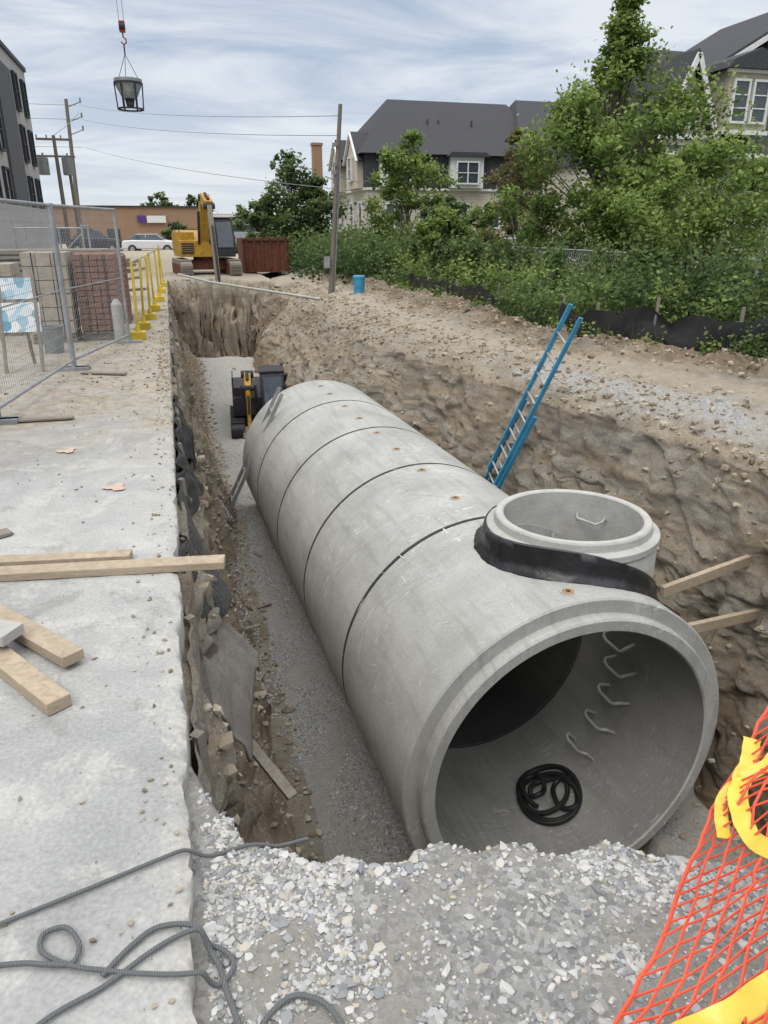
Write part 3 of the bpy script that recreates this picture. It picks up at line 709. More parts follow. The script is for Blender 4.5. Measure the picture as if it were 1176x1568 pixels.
# ------------------------------------------------------------------ bank objects
mb=MB();mb.tube([(.3,28,-1.5),(1.2,25.2,-1.6),(3.7,19.6,-1.72)],.035,0,10);mb.obj('white_plastic_pipe',[M['riser']])
mb=MB();bx,by=5.2,21.5;bz=gz(bx,by);mb.lathe([(.001,0),(.15,0),(.17,.42),(.18,.42),(.18,.48),(.15,.5),(.001,.5)],0,24,'z',(bx,by,bz));mb.obj('blue_barrel',[M['blue']])
def silt(pts,name='silt_fence',h=.5):
    mb=MB();ps=spline([(x,y,0) for x,y in pts],14);vs=[];m=6
    for i,p in enumerate(ps):
        g=gz(p.x,p.y)
        for j in range(m): 
            t=j/(m-1);vs.append((p.x+.08*noise.noise(V((p.y*3,t*2,1))),p.y+.06*noise.noise(V((p.x*3,p.y*3,t))),g-.1+(h+.1+.07*math.sin(i*.9)*t+.12*noise.noise(V((p.y*4,2,2))))*t))
    mb.add(vs,[(i*m+j,(i+1)*m+j,(i+1)*m+j+1,i*m+j+1) for i in range(len(ps)-1) for j in range(m-1)],0)
    for i in range(0,len(ps),9): 
        p=ps[i];g=gz(p.x,p.y);mb.beam((p.x+.03,p.y,g-.1),(p.x+.05,p.y,g+h+.16),.035,.035,1)
    mb.obj(name,[M['blackmat'],M['woodold']],None,80)
silt([(6.30,11.6),(6.75,10.4),(7.6,8.7),(8.5,7.1),(9.6,5.2)],h=.46)
silt([(6.55,21),(6.6,18.5),(6.5,14.6)],h=.46)
mb=MB();fps=[(9.6,11+i*2.4) for i in range(12)]
for (x,y) in fps: mb.cyl((x,y,-1.9),(x,y,-.45),.03,n=8)
for a,b in zip(fps[:-1],fps[1:]):
    mb.cyl((*a,-.5),(*b,-.5),.02,n=6)
    for k in range(26):
        y0=a[1]+k*.0923
        mb.cyl((9.6,y0,-1.85),(9.6,y0+.9,-.5),.003,n=3,caps=False);mb.cyl((9.6,y0+.9,-1.85),(9.6,y0,-.5),.003,n=3,caps=False)
mb.obj('chain_link_fence',[M['steel']])
# ------------------------------------------------------------------ machines
def stadium(y0,y1,z0,z1,n=8):
    r=(z1-z0)/2;c=(z0+z1)/2;o=[]
    for i in range(n+1):
        t=-math.pi/2+math.pi*i/n;o.append((y1-r+r*math.cos(t),c+r*math.sin(t)))
    for i in range(n+1):
        t=math.pi/2+math.pi*i/n;o.append((y0+r+r*math.cos(t),c+r*math.sin(t)))
    return o
def excavator(name,loc,s,rz,boom,mini=False):
    e=empty(name,loc,rz);e.scale=(s,s,s)
    mb=MB()
    for sx in(-1,1):
        x0=sx*1.2-.28
        mb.prism([(x0,y,z) for y,z in stadium(-1.9,1.9,0,.85)],(.56,0,0),0)
        mb.prism([(x0-.02,y,z) for y,z in stadium(-1.7,1.7,.17,.68)],(.60,0,0),1)
        for k in range(14): mb.box((sx*1.2,-1.6+k*.246,.865),(.60,.09,.05),0)
        for k in range(8): mb.box((sx*1.2,-1.93,.2+.07*k),(.6,.04,.035),0)
    mb.box((0,0,.6),(1.9,1.3,.45),1);mb.cyl((0,0,.8),(0,0,1.0),.6,n=20,mat=1)
    mb.obj('tracks',[M['woodold'] if not mini else M['dark'],M['rust'] if not mini else M['dark']],e,bevel=.02)
    mb=MB();mb.prism([(-1.35,-.9,1.0),(-1.35,1.5,1.0),(-1.35,2.0,1.25),(-1.35,2.0,2.1),(-1.35,1.2,2.25),(-1.35,-.9,1.75)],(2.7,0,0),0)
    mb.box((-.95,.1,1.95),(.75,1.6,.4),0);mb.box((.6,1.1,2.3),(1.2,1.0,.2),0);mb.cyl((.9,1.2,2.3),(.9,1.2,2.8),.06,mat=1)
    mb.box((-.95,-.91,1.4),(.6,.04,.5),1)
    for k in range(4): mb.box((-.95,-.92+.001*k,1.25+.1*k),(.62,.05,.02),0)
    mb.tube([(-1.3,-.85,2.15),(-1.3,-.85,2.6),(-1.3,.8,2.6),(-1.3,.8,2.15)],.025,1,6)
    mb.obj('upper_body',[M['yellow'] if not mini else M['dark'],M['dark']],e,bevel=.03)
    mb=MB();cx=.85 if not mini else .35
    mb.prism([(cx-.48,-1.35,1.0),(cx-.48,.5,1.0),(cx-.48,.5,2.75),(cx-.48,-.9,2.78),(cx-.48,-1.35,1.9)],(.96,0,0),0)
    mb.obj('cab',[M['dark']],e,bevel=.04)
    mb=MB();mb.prism([(cx-.38,-1.37,1.45),(cx+.38,-1.37,1.45),(cx+.38,-1.37,1.95),(cx+.38,-.97,2.62),(cx-.38,-.97,2.62),(cx-.38,-1.37,1.95)],(0,-.02,0),0)
    mb.box((cx+.485,-.3,2.1),(.02,1.2,.9),0);mb.box((cx-.485,-.3,2.1),(.02,1.2,.9),0);mb.box((cx,-.2,2.82),(1.0,1.5,.06),1)
    mb.obj('cab_windows',[M['glass'],M['dark']],e)
    mb=MB();bm_=[V(p) for p in boom]
    a,b,c,d=bm_;k=1 if not mini else .7
    mb.beam(a,b,.42*k,.50*k,0,up=(0,0,1));mb.beam(b,c,.38*k,.42*k,0,up=(0,-1,0));mb.beam(c,d,.22*k,.28*k,2,up=(0,-1,0))
    mb.cyl(c-V((.26,0,0)),c+V((.26,0,0)),.14,mat=1);mb.cyl(b-V((.26,0,0)),b+V((.26,0,0)),.16,mat=1)
    mb.cyl(a+V((.28,-.3,-.1)),b.lerp(a,.3)+V((.28,-.1,0)),.06,mat=1);mb.cyl(a+V((-.28,-.3,-.1)),b.lerp(a,.3)+V((-.28,-.1,0)),.06,mat=1)
    mb.cyl(b.lerp(c,.3)+V((0,0,.3)),c+V((0,.1,.3)),.07,mat=1)
    mb.cyl(c.lerp(d,.15)+V((0,-.25,0)),d.lerp(c,.4)+V((0,-.22,0)),.05,mat=1)
    mb.obj('boom_and_stick',[M['yellow'],M['dark'],M['woodold'] if not mini else M['yellow']],e,bevel=.02)
    mb=MB();dd=d;q_=.62
    pr=[(0,.15),(.45,-.0),(.75,-.45),(.6,-.95),(.1,-1.05),(.2,-.9),(.5,-.8),(.58,-.45),(.35,-.12),(0,0)]
    mb.prism([(dd.x-.3,dd.y-p*q_+.2,dd.z+q*q_) for p,q in pr],(.6,0,0),0)
    for sx in(-.3,.27): mb.prism([(dd.x+sx,dd.y-p*q_+.2,dd.z+q*q_) for p,q in [(0,.1),(.45,0),(.75,-.45),(.6,-.95),(.1,-1.05)]],(.03,0,0),0)
    for k in range(4): mb.box((dd.x-.24+k*.16,dd.y+.05,dd.z-.68),(.06,.16,.05),0)
    mb.obj('bucket',[M['woodold']],e)
    return e
excavator('tracked_excavator',(1.40,31.2,-1.78),.76,math.radians(6),[(-.1,-.6,1.7),(-.1,-1.7,3.7),(-.12,-3.2,3.3),(-.1,-4.8,-2.2)])
excavator('mini_excavator',(2.15,20.0,-5.25),.62,math.radians(-4),[(-.62,-.6,1.2),(-.68,-.9,2.75),(-.70,-1.5,2.3),(-.72,-1.8,.6)],True)
mb=MB();x,y=3.9,33;mb.prism([(x-.9,y-.8,-1.7),(x+.9,y-.8,-1.7),(x+.95,y-.8,-.4),(x-.95,y-.8,-.4)],(0,2.6,0),0)
for k in range(6): mb.box((x-.8+k*.32,y-.84,-1.0),(.06,.08,1.15),0)
mb.box((x,y-.83,-.42),(1.95,.1,.1),0);mb.obj('rusty_dumpster',[M['rust']])
def car(name,loc,rz,paint,suv=False,s=1):
    e=empty(name,loc,rz);e.scale=(s,s,s);h=.25 if suv else 0
    mb=MB();prof=[(-2.2,.35),(-2.25,.75),(-2.1,.95+h*.4),(-1.2,1.02+h*.5),(1.5,1.05+h*.5),(2.15,.98+h*.5),(2.25,.7),(2.2,.35)]
    mb.prism([(-.88,a,b) for a,b in prof],(1.76,0,0),0);mb.obj('body',[paint],e,bevel=.08)
    mb=MB();c=[(-1.25,1.0+h*.4),(-.55,1.45+h),(1.1,1.47+h),(1.9,1.03+h*.4)]
    vs=[(-.82,c[0][0],c[0][1]),(-.66,c[1][0],c[1][1]),(-.66,c[2][0],c[2][1]),(-.82,c[3][0],c[3][1]),(.82,c[0][0],c[0][1]),(.66,c[1][0],c[1][1]),(.66,c[2][0],c[2][1]),(.82,c[3][0],c[3][1])]
    mb.add(vs,[(0,1,2,3),(4,5,6,7),(0,1,5,4),(1,2,6,5),(2,3,7,6)],0);mb.obj('glasshouse',[M['glass']],e,bevel=.03)
    mb=MB();mb.box((0,.28,1.475+h),(1.34,1.62,.04),0)
    for sx in(-.74,.74): mb.beam((sx,.3,1.05+h*.4),(sx*.9,.3,1.46+h),.03,.08,0)
    mb.obj('roof',[paint],e,bevel=.02)
    mb=MB()
    for sx in(-.86,.86):
        for yy in(-1.4,1.4): mb.cyl((sx-.1,yy,.34),(sx+.1,yy,.34),.34,mat=0,n=20);mb.cyl((sx-.11,yy,.34),(sx+.11,yy,.34),.19,mat=1,n=12)
    mb.box((0,-2.25,.62),(1.1,.04,.22),0)
    for sx in(-.68,.68): mb.box((sx,-2.22,.75),(.34,.08,.15),1);mb.box((sx,2.23,.8),(.3,.06,.2),2)
    mb.obj('wheels_and_lights',[M['dark'],M['alu'],M['red']],e)
car('parked_car',(16.6,35.5,-1.95),math.radians(-12),M['carsilver'])
car('parked_car',(21.2,33,-1.95),math.radians(-20),M['cardark'],True)
car('parked_car',(-1.2,68,-1.95),math.radians(80),M['carwhite'])
car('parked_car',(-6,72,-1.95),math.radians(95),M['cardark'],True)
car('parked_car',(5.8,62,-1.95),math.radians(5),M['cardark'],True)
car('parked_car',(3.4,75,-1.95),math.radians(85),M['carsilver'])
car('parked_car',(10.5,42,-2.05),math.radians(60),M['carwhite'])
# ------------------------------------------------------------------ crane bucket
cb=empty('crane_concrete_bucket',(-.89,36,4.55))
mb=MB();mb.lathe([(.55,.95),(.55,1.12),(.52,1.12),(.52,.95),(.26,.42),(.28,.40)],0,28);
mb.lathe([(.57,.93),(.57,1.0),(.54,1.0),(.54,.93)],1,28);mb.obj('hopper',[simple('hopper_steel',(.34,.36,.36),(.22,.23,.23)),M['dark']],cb)
mb=MB()
for k in range(6):
    t=k/6*6.283;mb.beam((.55*math.cos(t),.55*math.sin(t),.98),(.5*math.cos(t),.5*math.sin(t),0),.05,.05)
mb.lathe([(.53,0),(.53,.06),(.46,.06),(.46,0)],0,24);mb.cyl((0,0,.1),(0,0,.42),.14,.2,0,14);mb.box((0,-.2,.2),(.2,.3,.12),0)
mb.obj('frame',[M['dark']],cb)
mb=MB()
for k in range(3):
    t=k/3*6.283+.4;mb.cyl((.5*math.cos(t),.5*math.sin(t),1.08),(0,0,2.0),.012,n=6)
mb.cyl((0,0,2.0),(0,0,2.35),.03,n=6);mb.obj('slings',[M['dark']],cb)
mb=MB();mb.box((0,0,2.95),(.22,.2,.38),0);mb.cyl((-.12,0,2.95),(.12,0,2.95),.16,mat=1,n=20);mb.tube([(0,0,2.75),(0,0,2.6),(.1,0,2.52),(.1,0,2.4),(0,0,2.33),(-.09,0,2.42)],.03,0);mb.obj('hook_block',[M['red'],M['dark']],cb)
mb=MB();mb.cyl((-.09,0,3.1),(-.5,0,30),.012,n=6);mb.cyl((.09,0,3.1),(-.1,0,30),.012,n=6);mb.obj('hoist_cable',[M['grey']],cb)
# ------------------------------------------------------------------ utility poles
def upole(name,base,topp,r,arms=(),extra=None):
    mb=MB();b=V(base);t=V(topp);mb.cyl(b,t,r,r*.65,0,12);d=(t-b)
    for h,w in arms:
        q=b+d*h;mb.beam(q-V((w/2,0,0)),q+V((w/2,0,0)),.1,.12,0)
        for k in(-.48,-.2,.2,.48): mb.cyl(q+V((w*k,0,.05)),q+V((w*k,0,.22)),.04,mat=1,n=8)
    if extra: extra(mb,b,d)
    return mb.obj(name,[M['pole'],M['grey'],M['steel']])
def ex1(mb,b,d):
    for h in(.95,.86,.78):
        q=b+d*h;mb.beam(q,q+V((.9,0,.35)),.05,.05,0);mb.cyl(q+V((.9,0,.3)),q+V((.9,0,.6)),.06,mat=1,n=8)
def ex2(mb,b,d):
    for sx in(-.75,.55): 
        q=b+d*.76+V((sx,-.1,0));mb.cyl(q-V((0,0,.45)),q+V((0,0,.45)),.3,mat=1,n=16);mb.cyl(q+V((0,0,.45)),q+V((.05,0,.7)),.05,mat=1)
    q=b+d*.84;mb.beam(q-V((1.2,0,0)),q+V((1.0,0,0)),.1,.1,0)
upole('utility_pole',(-5.85,60,-1.8),(-5.6,60,8.1),.17,(),ex1)
upole('utility_pole',(-5.55,50,-1.8),(-5.6,50,4.9),.14,((.97,1.9),),ex2)
upole('utility_pole',(-4.9,50,-1.8),(-5.0,50,3.2),.12,())
def ex3(mb,b,d):
    mb.cyl(b+V((.09,-.05,0)),b+d*.72+V((.07,-.04,0)),.02,mat=1,n=8)
    mb.box(b+V((-.12,-.1,.95)),(.16,.12,.32),2)
    for h in(.70,.66,.80): mb.box(b+d*h+V((-.1,-.05,0)),(.12,.1,.10),1)
    mb.beam(b+d*.62,b+d*.62+V((-.35,0,.1)),.03,.03,2)
upole('utility_pole',(4.66,22.9,-1.9),(5.06,22.9,3.24),.085,(),ex3)
def wire(a,b,sag,r=.014,name='overhead_wire'):
    a=V(a);b=V(b);pts=[a.lerp(b,i/30)-V((0,0,sag*4*(i/30)*(1-i/30))) for i in range(31)];mb=MB();mb.tube(pts,r,0,5);mb.obj(name,[M['grey']])
for h,z1,z2 in((0,7.75,2.95),(0,6.9,2.45),(0,5.2,1.05)):
    wire((-4.8,60,z1),(5.0,22.9,z2),.25,.010);wire((-5,60,z1),(-26,58,z1+.3),.2,.016)
wire((-5.6,50,4.9),(-4.9,60,7.3),.1,.02);wire((5.03,22.9,1.4),(13,50,3),.2,.010)
def lamp(name,x,y,z0,z1):
    mb=MB();mb.cyl((x,y,z0),(x,y,z1),.06,.045,0,10);mb.lathe([(.001,0),(.12,0),(.17,.25),(.2,.27),(.05,.42),(.001,.45)],0,14,'z',(x,y,z1));mb.cyl((x,y,z0),(x,y,z0+.5),.1,.08,0,10);mb.obj(name,[M['dark']])
lamp('street_lamp',10.2,33,-2.1,1.45);lamp('street_lamp',17.5,38,-2.1,1.9)
# ------------------------------------------------------------------ buildings
def window(mb,c,r,nrm,w,h,fr=0,gl=1,mull=1,bars=1):
    c=V(c);r=V(r);nrm=V(nrm);u=V((0,0,1));Mx=Matrix((r,nrm,u)).transposed()
    mb.box(c+nrm*.03,(w,.10,h),gl,Mx)
    t=.09
    for s in(-1,1):
        mb.box(c+nrm*.07+r*s*(w/2),(t,.14,h+t*2),fr,Mx);mb.box(c+nrm*.07+u*s*(h/2+t/2),(w-t,.14,t),fr,Mx)
    for k in range(mull): mb.box(c+nrm*.075+r*(w*((k+1)/(mull+1)-.5)),(t*.8,.12,h),fr,Mx)
    for k in range(bars): mb.box(c+nrm*.072+u*(h*((k+1)/(bars+1)-.5)),(w,.10,.045),fr,Mx)
th=empty('townhouse_block')
mb=MB();mb.box((17.65,55,-.05),(9.9,10,4.85),0);mb.box((29.5,55.5,-.05),(13,11,4.85),0);mb.box((17.65,49.6,-1.5),(9.7,.9,1.9),0);mb.obj('walls',[M['siding']],th)
mb=MB();mb.box((17.65,55,3.38),(10.1,10.2,2.0),0);mb.box((29.6,55.3,3.38),(13.2,10.6,2.0),0)
def hip(x0,x1,y0,y1,z,rx0,rx1,ry,rz):
    mb.add([(x0,y0,z),(x1,y0,z),(x1,y1,z),(x0,y1,z),(rx0,ry,rz),(rx1,ry,rz)],[(0,1,5,4),(2,3,4,5),(0,4,3),(1,2,5),(0,3,2,1)],0)
hip(12.2,26.2,49.5,60.5,4.4,15.4,24.2,55,8.2)
hip(22.6,37,48.6,61.5,4.41,24.9,33,55,8.5)
mb.prism([(24.5,47.9,4.2),(30.5,47.9,4.2),(27.5,47.9,7.4)],(0,6.5,0),0)
for x,y in((17.5,52.5),(18.3,52.6),(20.6,52.4)): mb.cyl((x,y,5.8),(x,y,6.75),.07,n=8)
mb.obj('roof',[M['roof']],th)
mb=MB();
for x in(19.3,14.6,26.2,29.2): 
    mb.box((x,49.75,3.4),(2.3,.5,1.9),0);mb.prism([(x-1.45,49.2,4.3),(x+1.45,49.2,4.3),(x+1.2,49.2,4.55),(x-1.2,49.2,4.55)],(0,1.2,0),2)
    window(mb,(x,49.46,3.35),(1,0,0),(0,-1,0),1.5,1.2,0,1,1,1)
for x in(14.5,16.8,19.0,21.3,25,28,31): window(mb,(x,49.98 if x<22 else 49.95,.75),(1,0,0),(0,-1,0),1.2,1.4,0,1,1,1)
for x in(14.5,16.8,19.0,21.3,25,28,31): window(mb,(x,49.1 if x<22.4 else 49.95,-1.25),(1,0,0),(0,-1,0),1.2,1.1,0,1,1,1)
for y in(51.5,54,57): window(mb,(12.7,y,.8),(0,1,0),(-1,0,0),.9,1.5,0,1,0,1)
mb.box((17.65,49.93,2.36),(10.1,.12,.14),0);mb.box((12.62,55,2.36),(.12,10,.14),0)
mb.obj('windows_and_trim',[M['white'],M['glass'],M['roof']],th)
mb=MB()
for y in(52.2,57.2):
    mb.prism([(12.2,y-1.6,2.4),(12.2,y+1.6,2.4),(12.2,y+1.6,4.2),(12.2,y,5.6),(12.2,y-1.6,4.2)],(1.5,0,0),0)
    for s in(-1,1): mb.beam((12.1,y+s*1.9,3.95),(12.1,y,5.75),.12,.16,1,up=(-1,0,0));mb.beam((12.9,y+s*1.9,4.0),(12.9,y,5.8),1.5,.1,2,up=(0,-s,1))
    window(mb,(12.18,y,3.6),(0,1,0),(-1,0,0),.9,1.3,3,4,0,1)
mb.obj('side_gables',[M['beige'],M['white'],M['roof'],M['white'],M['glass'],M['brick']],th)
rh=empty('townhouse')
mb=MB();mb.box((28,35.2,.3),(15.8,10,5.2),0);mb.prism([(20.0,29.9,-2.3),(22.4,29.9,-2.3),(22.4,29.9,3.6),(21.2,29.9,6.4),(20.0,29.9,3.6)],(0,6,0),1)
mb.box((23.7,30.1,4.9),(2.1,1.6,2.3),1);mb.prism([(24.9,31.6,3),(34,31.6,3),(34,31.6,5.6),(28.9,31.6,8.9),(24.6,31.6,6)],(0,5,0),1);mb.obj('walls',[M['siding'],M['beige']],rh)
mb=MB();mb.add([(19.9,29.5,2.9),(36,29.5,2.9),(36,41,2.9),(19.9,41,2.9),(21.0,35,7.75),(35,35,7.75)],[(0,1,5,4),(2,3,4,5),(0,4,3),(1,2,5),(0,3,2,1)],0)
for s,xe in((-1,19.7),(1,22.7)): mb.prism([(xe,29.5,3.2),(21.2,29.5,6.55),(21.2,29.5,6.7),(xe,29.5,3.36)],(0,5.6,0),0)
mb.prism([(22.3,28.95,6.0),(25.1,28.95,6.0),(24.9,28.95,6.3),(23.7,28.95,6.75),(22.5,28.95,6.3)],(0,3.2,0),0)
for s,xe in((-1,22.0),(1,35.8)): mb.prism([(xe,31.2,5.6),(28.9,31.2,9.5),(28.9,31.2,9.68),(xe,31.2,5.8)],(0,7.5,0),0)
mb.obj('roof',[M['roof']],rh)
mb=MB()
for a,b in(((19.72,29.45,3.15),(21.2,29.45,6.5)),((22.68,29.45,3.15),(21.2,29.45,6.5)),((22.0,31.15,5.55),(28.9,31.15,9.45))): mb.beam(a,b,.08,.2,0,up=(0,0,1))
mb.box((28,29.45,2.85),(16.2,.12,.22),0);mb.box((21.2,29.84,3.55),(2.6,.12,.16),0);mb.box((23.7,29.24,3.72),(2.2,.1,.16),0);mb.box((23.7,29.2,5.98),(2.5,.16,.2),0)
window(mb,(21.2,29.88,4.5),(1,0,0),(0,-1,0),.9,1.1,0,1,0,1)
for x in(23.2,24.15): window(mb,(x,29.28,4.85),(1,0,0),(0,-1,0),.72,1.45,0,1,0,2)
for x in(21.2,23.8,26.2,29): window(mb,(x,29.88 if x<22 else 30.15,1.2),(1,0,0),(0,-1,0),1.1,1.5,0,1,1,1)
mb.obj('windows_and_trim',[M['white'],M['glass']],rh)
ab=empty('apartment_building')
mb=MB();mb.box((-13.4,38,3.0),(14,20.4,9.4),0);mb.box((-13.2,37,-.4),(14.6,21.6,2.6),0);mb.box((-13.4,38,7.78),(14.2,20.6,.2),1);mb.box((-6.36,41,2.6),(.14,3.6,8.6),2)
mb.obj('walls',[M['brickgrey'],M['dark'],simple('charcoal_panel',(.09,.092,.098))],ab)
mb=MB()
for z in(1.6,3.9,6.2):
    for y in(33,35.4,37.8,44.2,46.6): window(mb,(-6.4,y,z),(0,1,0),(1,0,0),.9,1.5,0,1,0,1)
mb.obj('windows',[M['dark'],M['glass']],ab)
bb=empty('brick_commercial_building')
mb=MB();mb.box((-9,106,.15),(26.4,12,4.4),0);mb.obj('walls',[M['brick']],bb)
mb=MB();mb.box((-9,99.95,2.42),(26.6,.3,.16),1)
for x in(-12,-9,-6,1.5,3.2): mb.box((x,99.95,-.9),(1.4,.15,1.6),2)
mb.box((-.9,99.7,1.0),(2.2,.1,.8),0);mb.box((-2.6,99.7,1.0),(1.0,.1,.8),3);mb.box((1.0,99.9,-.6),(.12,.12,2.6),1)
mb.obj('sign_and_doors',[M['white'],M['dark'],M['glass'],simple('purple_sign',(.09,.05,.22))],bb)
mb=MB();mb.box((9,125,.1),(10,10,3.8),0);mb.box((9,119.9,1.5),(10.2,.3,.5),1)
for k in range(4): mb.box((5.6+k*2.2,119.9,-.4),(1.4,.2,1.8),2)
mb.obj('low_commercial_building',[M['beige'],M['white'],M['glass']])
mb=MB();mb.box((13.3,70,2.4),(.8,.8,8.6),0);mb.box((13.3,70,6.75),(.95,.95,.2),0);mb.obj('brick_chimney',[M['brick']])
# ------------------------------------------------------------------ vegetation
def leaves(name,C,size,mat,parent=None,tint=None,aspect=.6):
    N=len(C);C=np.asarray(C);a=rng.normal(size=(N,3));a[:,2]*=.6;a/=np.linalg.norm(a,axis=1)[:,None]
    b=np.cross(a,rng.normal(size=(N,3)));b/=np.linalg.norm(b,axis=1)[:,None]
    s=np.asarray(size)[:,None];v=np.stack([C+a*s,C+b*s*aspect,C-a*s,C-b*s*aspect],1).reshape(-1,3)
    me=fastmesh(name,v,np.arange(N*4).reshape(N,4),4,True)
    t=rng.uniform(0,1,N) if tint is None else tint
    cc=np.ones((N*4,4),np.float32);cc[:,:3]=np.repeat(t,4)[:,None]
    ca=me.color_attributes.new('tint','FLOAT_COLOR','POINT');ca.data.foreach_set('color',cc.ravel())
    return mkobj(name,me,parent,[mat])
def tree(name,x,y,z0,H,Rr,ncl,nl,ls,mat,low=.25,prof=None,seed=0,clr=.5,lean=0):
    r_=random.Random(seed);e=empty(name,(x,y,z0));mb=MB()
    tr=[V((lean*(i/8)**1.5+.12*H/7*noise.noise(V((i*.6,seed,1))),.1*noise.noise(V((i*.6,seed,5))),H*.92*i/8)) for i in range(9)]
    mb.tube(tr,[max(.010,H*.013*(1-i/8.6)) for i in range(9)],0,8)
    C=[];SZ=[];TT=[]
    per=nl//ncl
    for k in range(ncl):
        h=low+(1-low)*r_.random()**.9
        pr=(prof(h) if prof else math.sin(math.pi*min(1,(h-low)/(1-low)*.85+.12))**.7)
        an=r_.uniform(0,6.283);rad=Rr*pr*math.sqrt(r_.uniform(.03,1))*r_.uniform(.75,1.18)
        hb=min(8,max(0,int(h*.72*8)));base=tr[hb];tp=tr[min(8,int(h*8))]
        c=V((tp.x+rad*math.cos(an),tp.y+rad*math.sin(an),H*h))
        mid=base.lerp(c,.5)+V((0,0,.02*H))
        mb.tube([base,mid,c],[H*.0040,H*.0025,H*.001],0,5)
        cr=clr*Rr*.40*r_.uniform(.45,1.2)*(0.30+.70*min(1,pr))
        m_=int(per*r_.uniform(.4,1.6)*(.35+.75*min(1,pr)))
        g=rng.normal(size=(m_,3))*.5
        ax=V((math.cos(an),math.sin(an),.15));g2=g*np.array([cr,cr,cr*.7])
        g2+=np.outer(g[:,0]*cr*.5,np.array(ax))
        C.append(g2+np.array(c));SZ.append(rng.uniform(.5,1.25,m_)*ls)
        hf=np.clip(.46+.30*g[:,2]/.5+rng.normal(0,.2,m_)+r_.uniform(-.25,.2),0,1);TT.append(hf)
    mb.obj('trunk_and_branches',[M['bark']],e)
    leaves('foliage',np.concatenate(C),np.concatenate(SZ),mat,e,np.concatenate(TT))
def wis(h):
    if h<.70: return .45+.60*math.sin(math.pi*min(1,h*1.2))
    return max(.04,.30*(1.02-h)/.32)
tree('maple_tree',11.9,20,-2.1,8.0,2.7,170,36000,.072,M['leafA'],.16,wis,1,.80,.2)
tree('maple_tree',14.2,21.5,-2.1,4.5,1.5,50,8500,.075,M['leafA'],.15,None,2,.9)
tree('maple_tree',10.2,13.2,-2.0,3.5,1.75,80,13500,.055,M['leafA'],.18,None,3,.85)
tree('maple_tree',12.9,14.5,-2.0,3.5,1.6,60,9500,.06,M['leafA'],.12,None,4,.85)
tree('maple_tree',10.9,17.5,-2.0,3.3,1.3,50,8500,.06,M['leafA'],.12,None,21,.9)
tree('olive_tree',11.2,24,-2.1,5.0,1.2,50,7500,.07,M['leafC'],.22,None,5,.9)
tree('ash_tree',9.2,30,-2.0,5.3,1.5,70,10500,.085,M['leafA'],.12,None,6,.95)
tree('ash_tree',6.2,40,-2.0,5.5,1.5,60,8000,.10,M['leafB'],.2,None,7,.95)
tree('ash_tree',7.6,41,-2.0,4.4,1.4,60,8000,.10,M['leafB'],.15,None,8,.95)
tree('ash_tree',5.2,44,-2.0,3.4,1.4,40,6000,.10,M['leafB'],.15,None,22,.95)
tree('ash_tree',12.6,30,-2.0,2.9,1.3,40,5500,.08,M['leafA'],.12,None,9,.9)
tree('ash_tree',9.0,25,-2.0,2.9,1.05,44,6500,.07,M['leafB'],.1,None,10,.95)
tree('ash_tree',7.9,22.5,-2.0,2.6,.8,36,5200,.06,M['leafA'],.1,None,23,.95)
tree('ash_tree',16.6,25,-2.0,4.2,1.6,50,7000,.085,M['leafA'],.12,None,12,.9)
tree('small_tree',.9,93,-1.9,2.6,1.3,20,1800,.2,M['leafB'],.1,None,11,1)
tree('small_tree',10.5,110,-1.9,4.5,2.5,20,1800,.3,M['leafB'],.1,None,14,1)
tree('small_tree',-.8,125,-1.9,6.6,2.5,16,1500,.3,M['leafB'],.3,None,15,1)
tree('small_tree',4.2,125,-1.9,6.6,2.6,16,1500,.3,M['leafB'],.3,None,16,1)
C=[];SZ=[];TT=[]
def clump(c,r,h,n_,ls,tb=0):
    g=rng.normal(size=(n_,3))*.5
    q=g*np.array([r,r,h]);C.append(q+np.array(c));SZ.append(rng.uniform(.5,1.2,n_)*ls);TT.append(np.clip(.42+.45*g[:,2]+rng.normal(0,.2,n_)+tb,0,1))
for i in range(420):
    y=8.2+34*random.random()**1.25;v=np.interp(y,*VEG);dx=random.random()**.9*3.4
    off=.45 if y<13 else .25
    x=v+off+dx
    if y>22: x=v-.3+dx*1.3
    hh=random.uniform(.16,.50)+dx*.085+(.25 if y>24 else 0)+(.28 if y<12.5 else 0);r=random.uniform(.3,.65)
    ls=.028+.0020*y
    clump((x,y,-1.85+hh*.85),r,hh*1.2,220,ls,random.uniform(-.3,.2))
for i in range(60):
    y=random.uniform(24,44);x=np.interp(y,*VEG)+random.uniform(-1.6,1.6);clump((x,y,-1.5+random.random()*.65),.7,.9,170,.085,-.1)
for i in range(30):
    y=random.uniform(6.2,9.0);x=np.interp(y,*VEG)+random.uniform(-.30,.05);clump((x,y,-1.60),.25,.30,150,.032,0)
for i in range(34):
    y=random.uniform(11.6,14.6);x=np.interp(y,*VEG)+random.uniform(-.1,.5);clump((x,y,-1.5),.35,.42,150,.045,0)
for i in range(46):
    y=random.uniform(9,24);x=np.interp(y,*VEG)+random.uniform(.8,3.4)
    for k in range(4): clump((x+random.uniform(-.2,.2),y+random.uniform(-.2,.2),-1.35+k*.27),.26-.03*k,.28,80,.026+.0020*y,.1)
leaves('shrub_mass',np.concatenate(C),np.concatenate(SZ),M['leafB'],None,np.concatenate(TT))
C=[];SZ=[];TT=[]
for i in range(200):
    y=7.5+24*random.random();x=np.interp(y,*VEG)+random.uniform(.3,2.6);clump((x,y,-1.6+random.uniform(0,.6)),random.uniform(.15,.35),random.uniform(.2,.4),100,.024+.0017*y,.15)
for i in range(50):
    y=9+13*random.random();x=np.interp(y,*VEG)+random.uniform(-.3,.1);clump((x,y,-1.60),random.uniform(.1,.2),random.uniform(.1,.2),40,.028+.0012*y,.1)
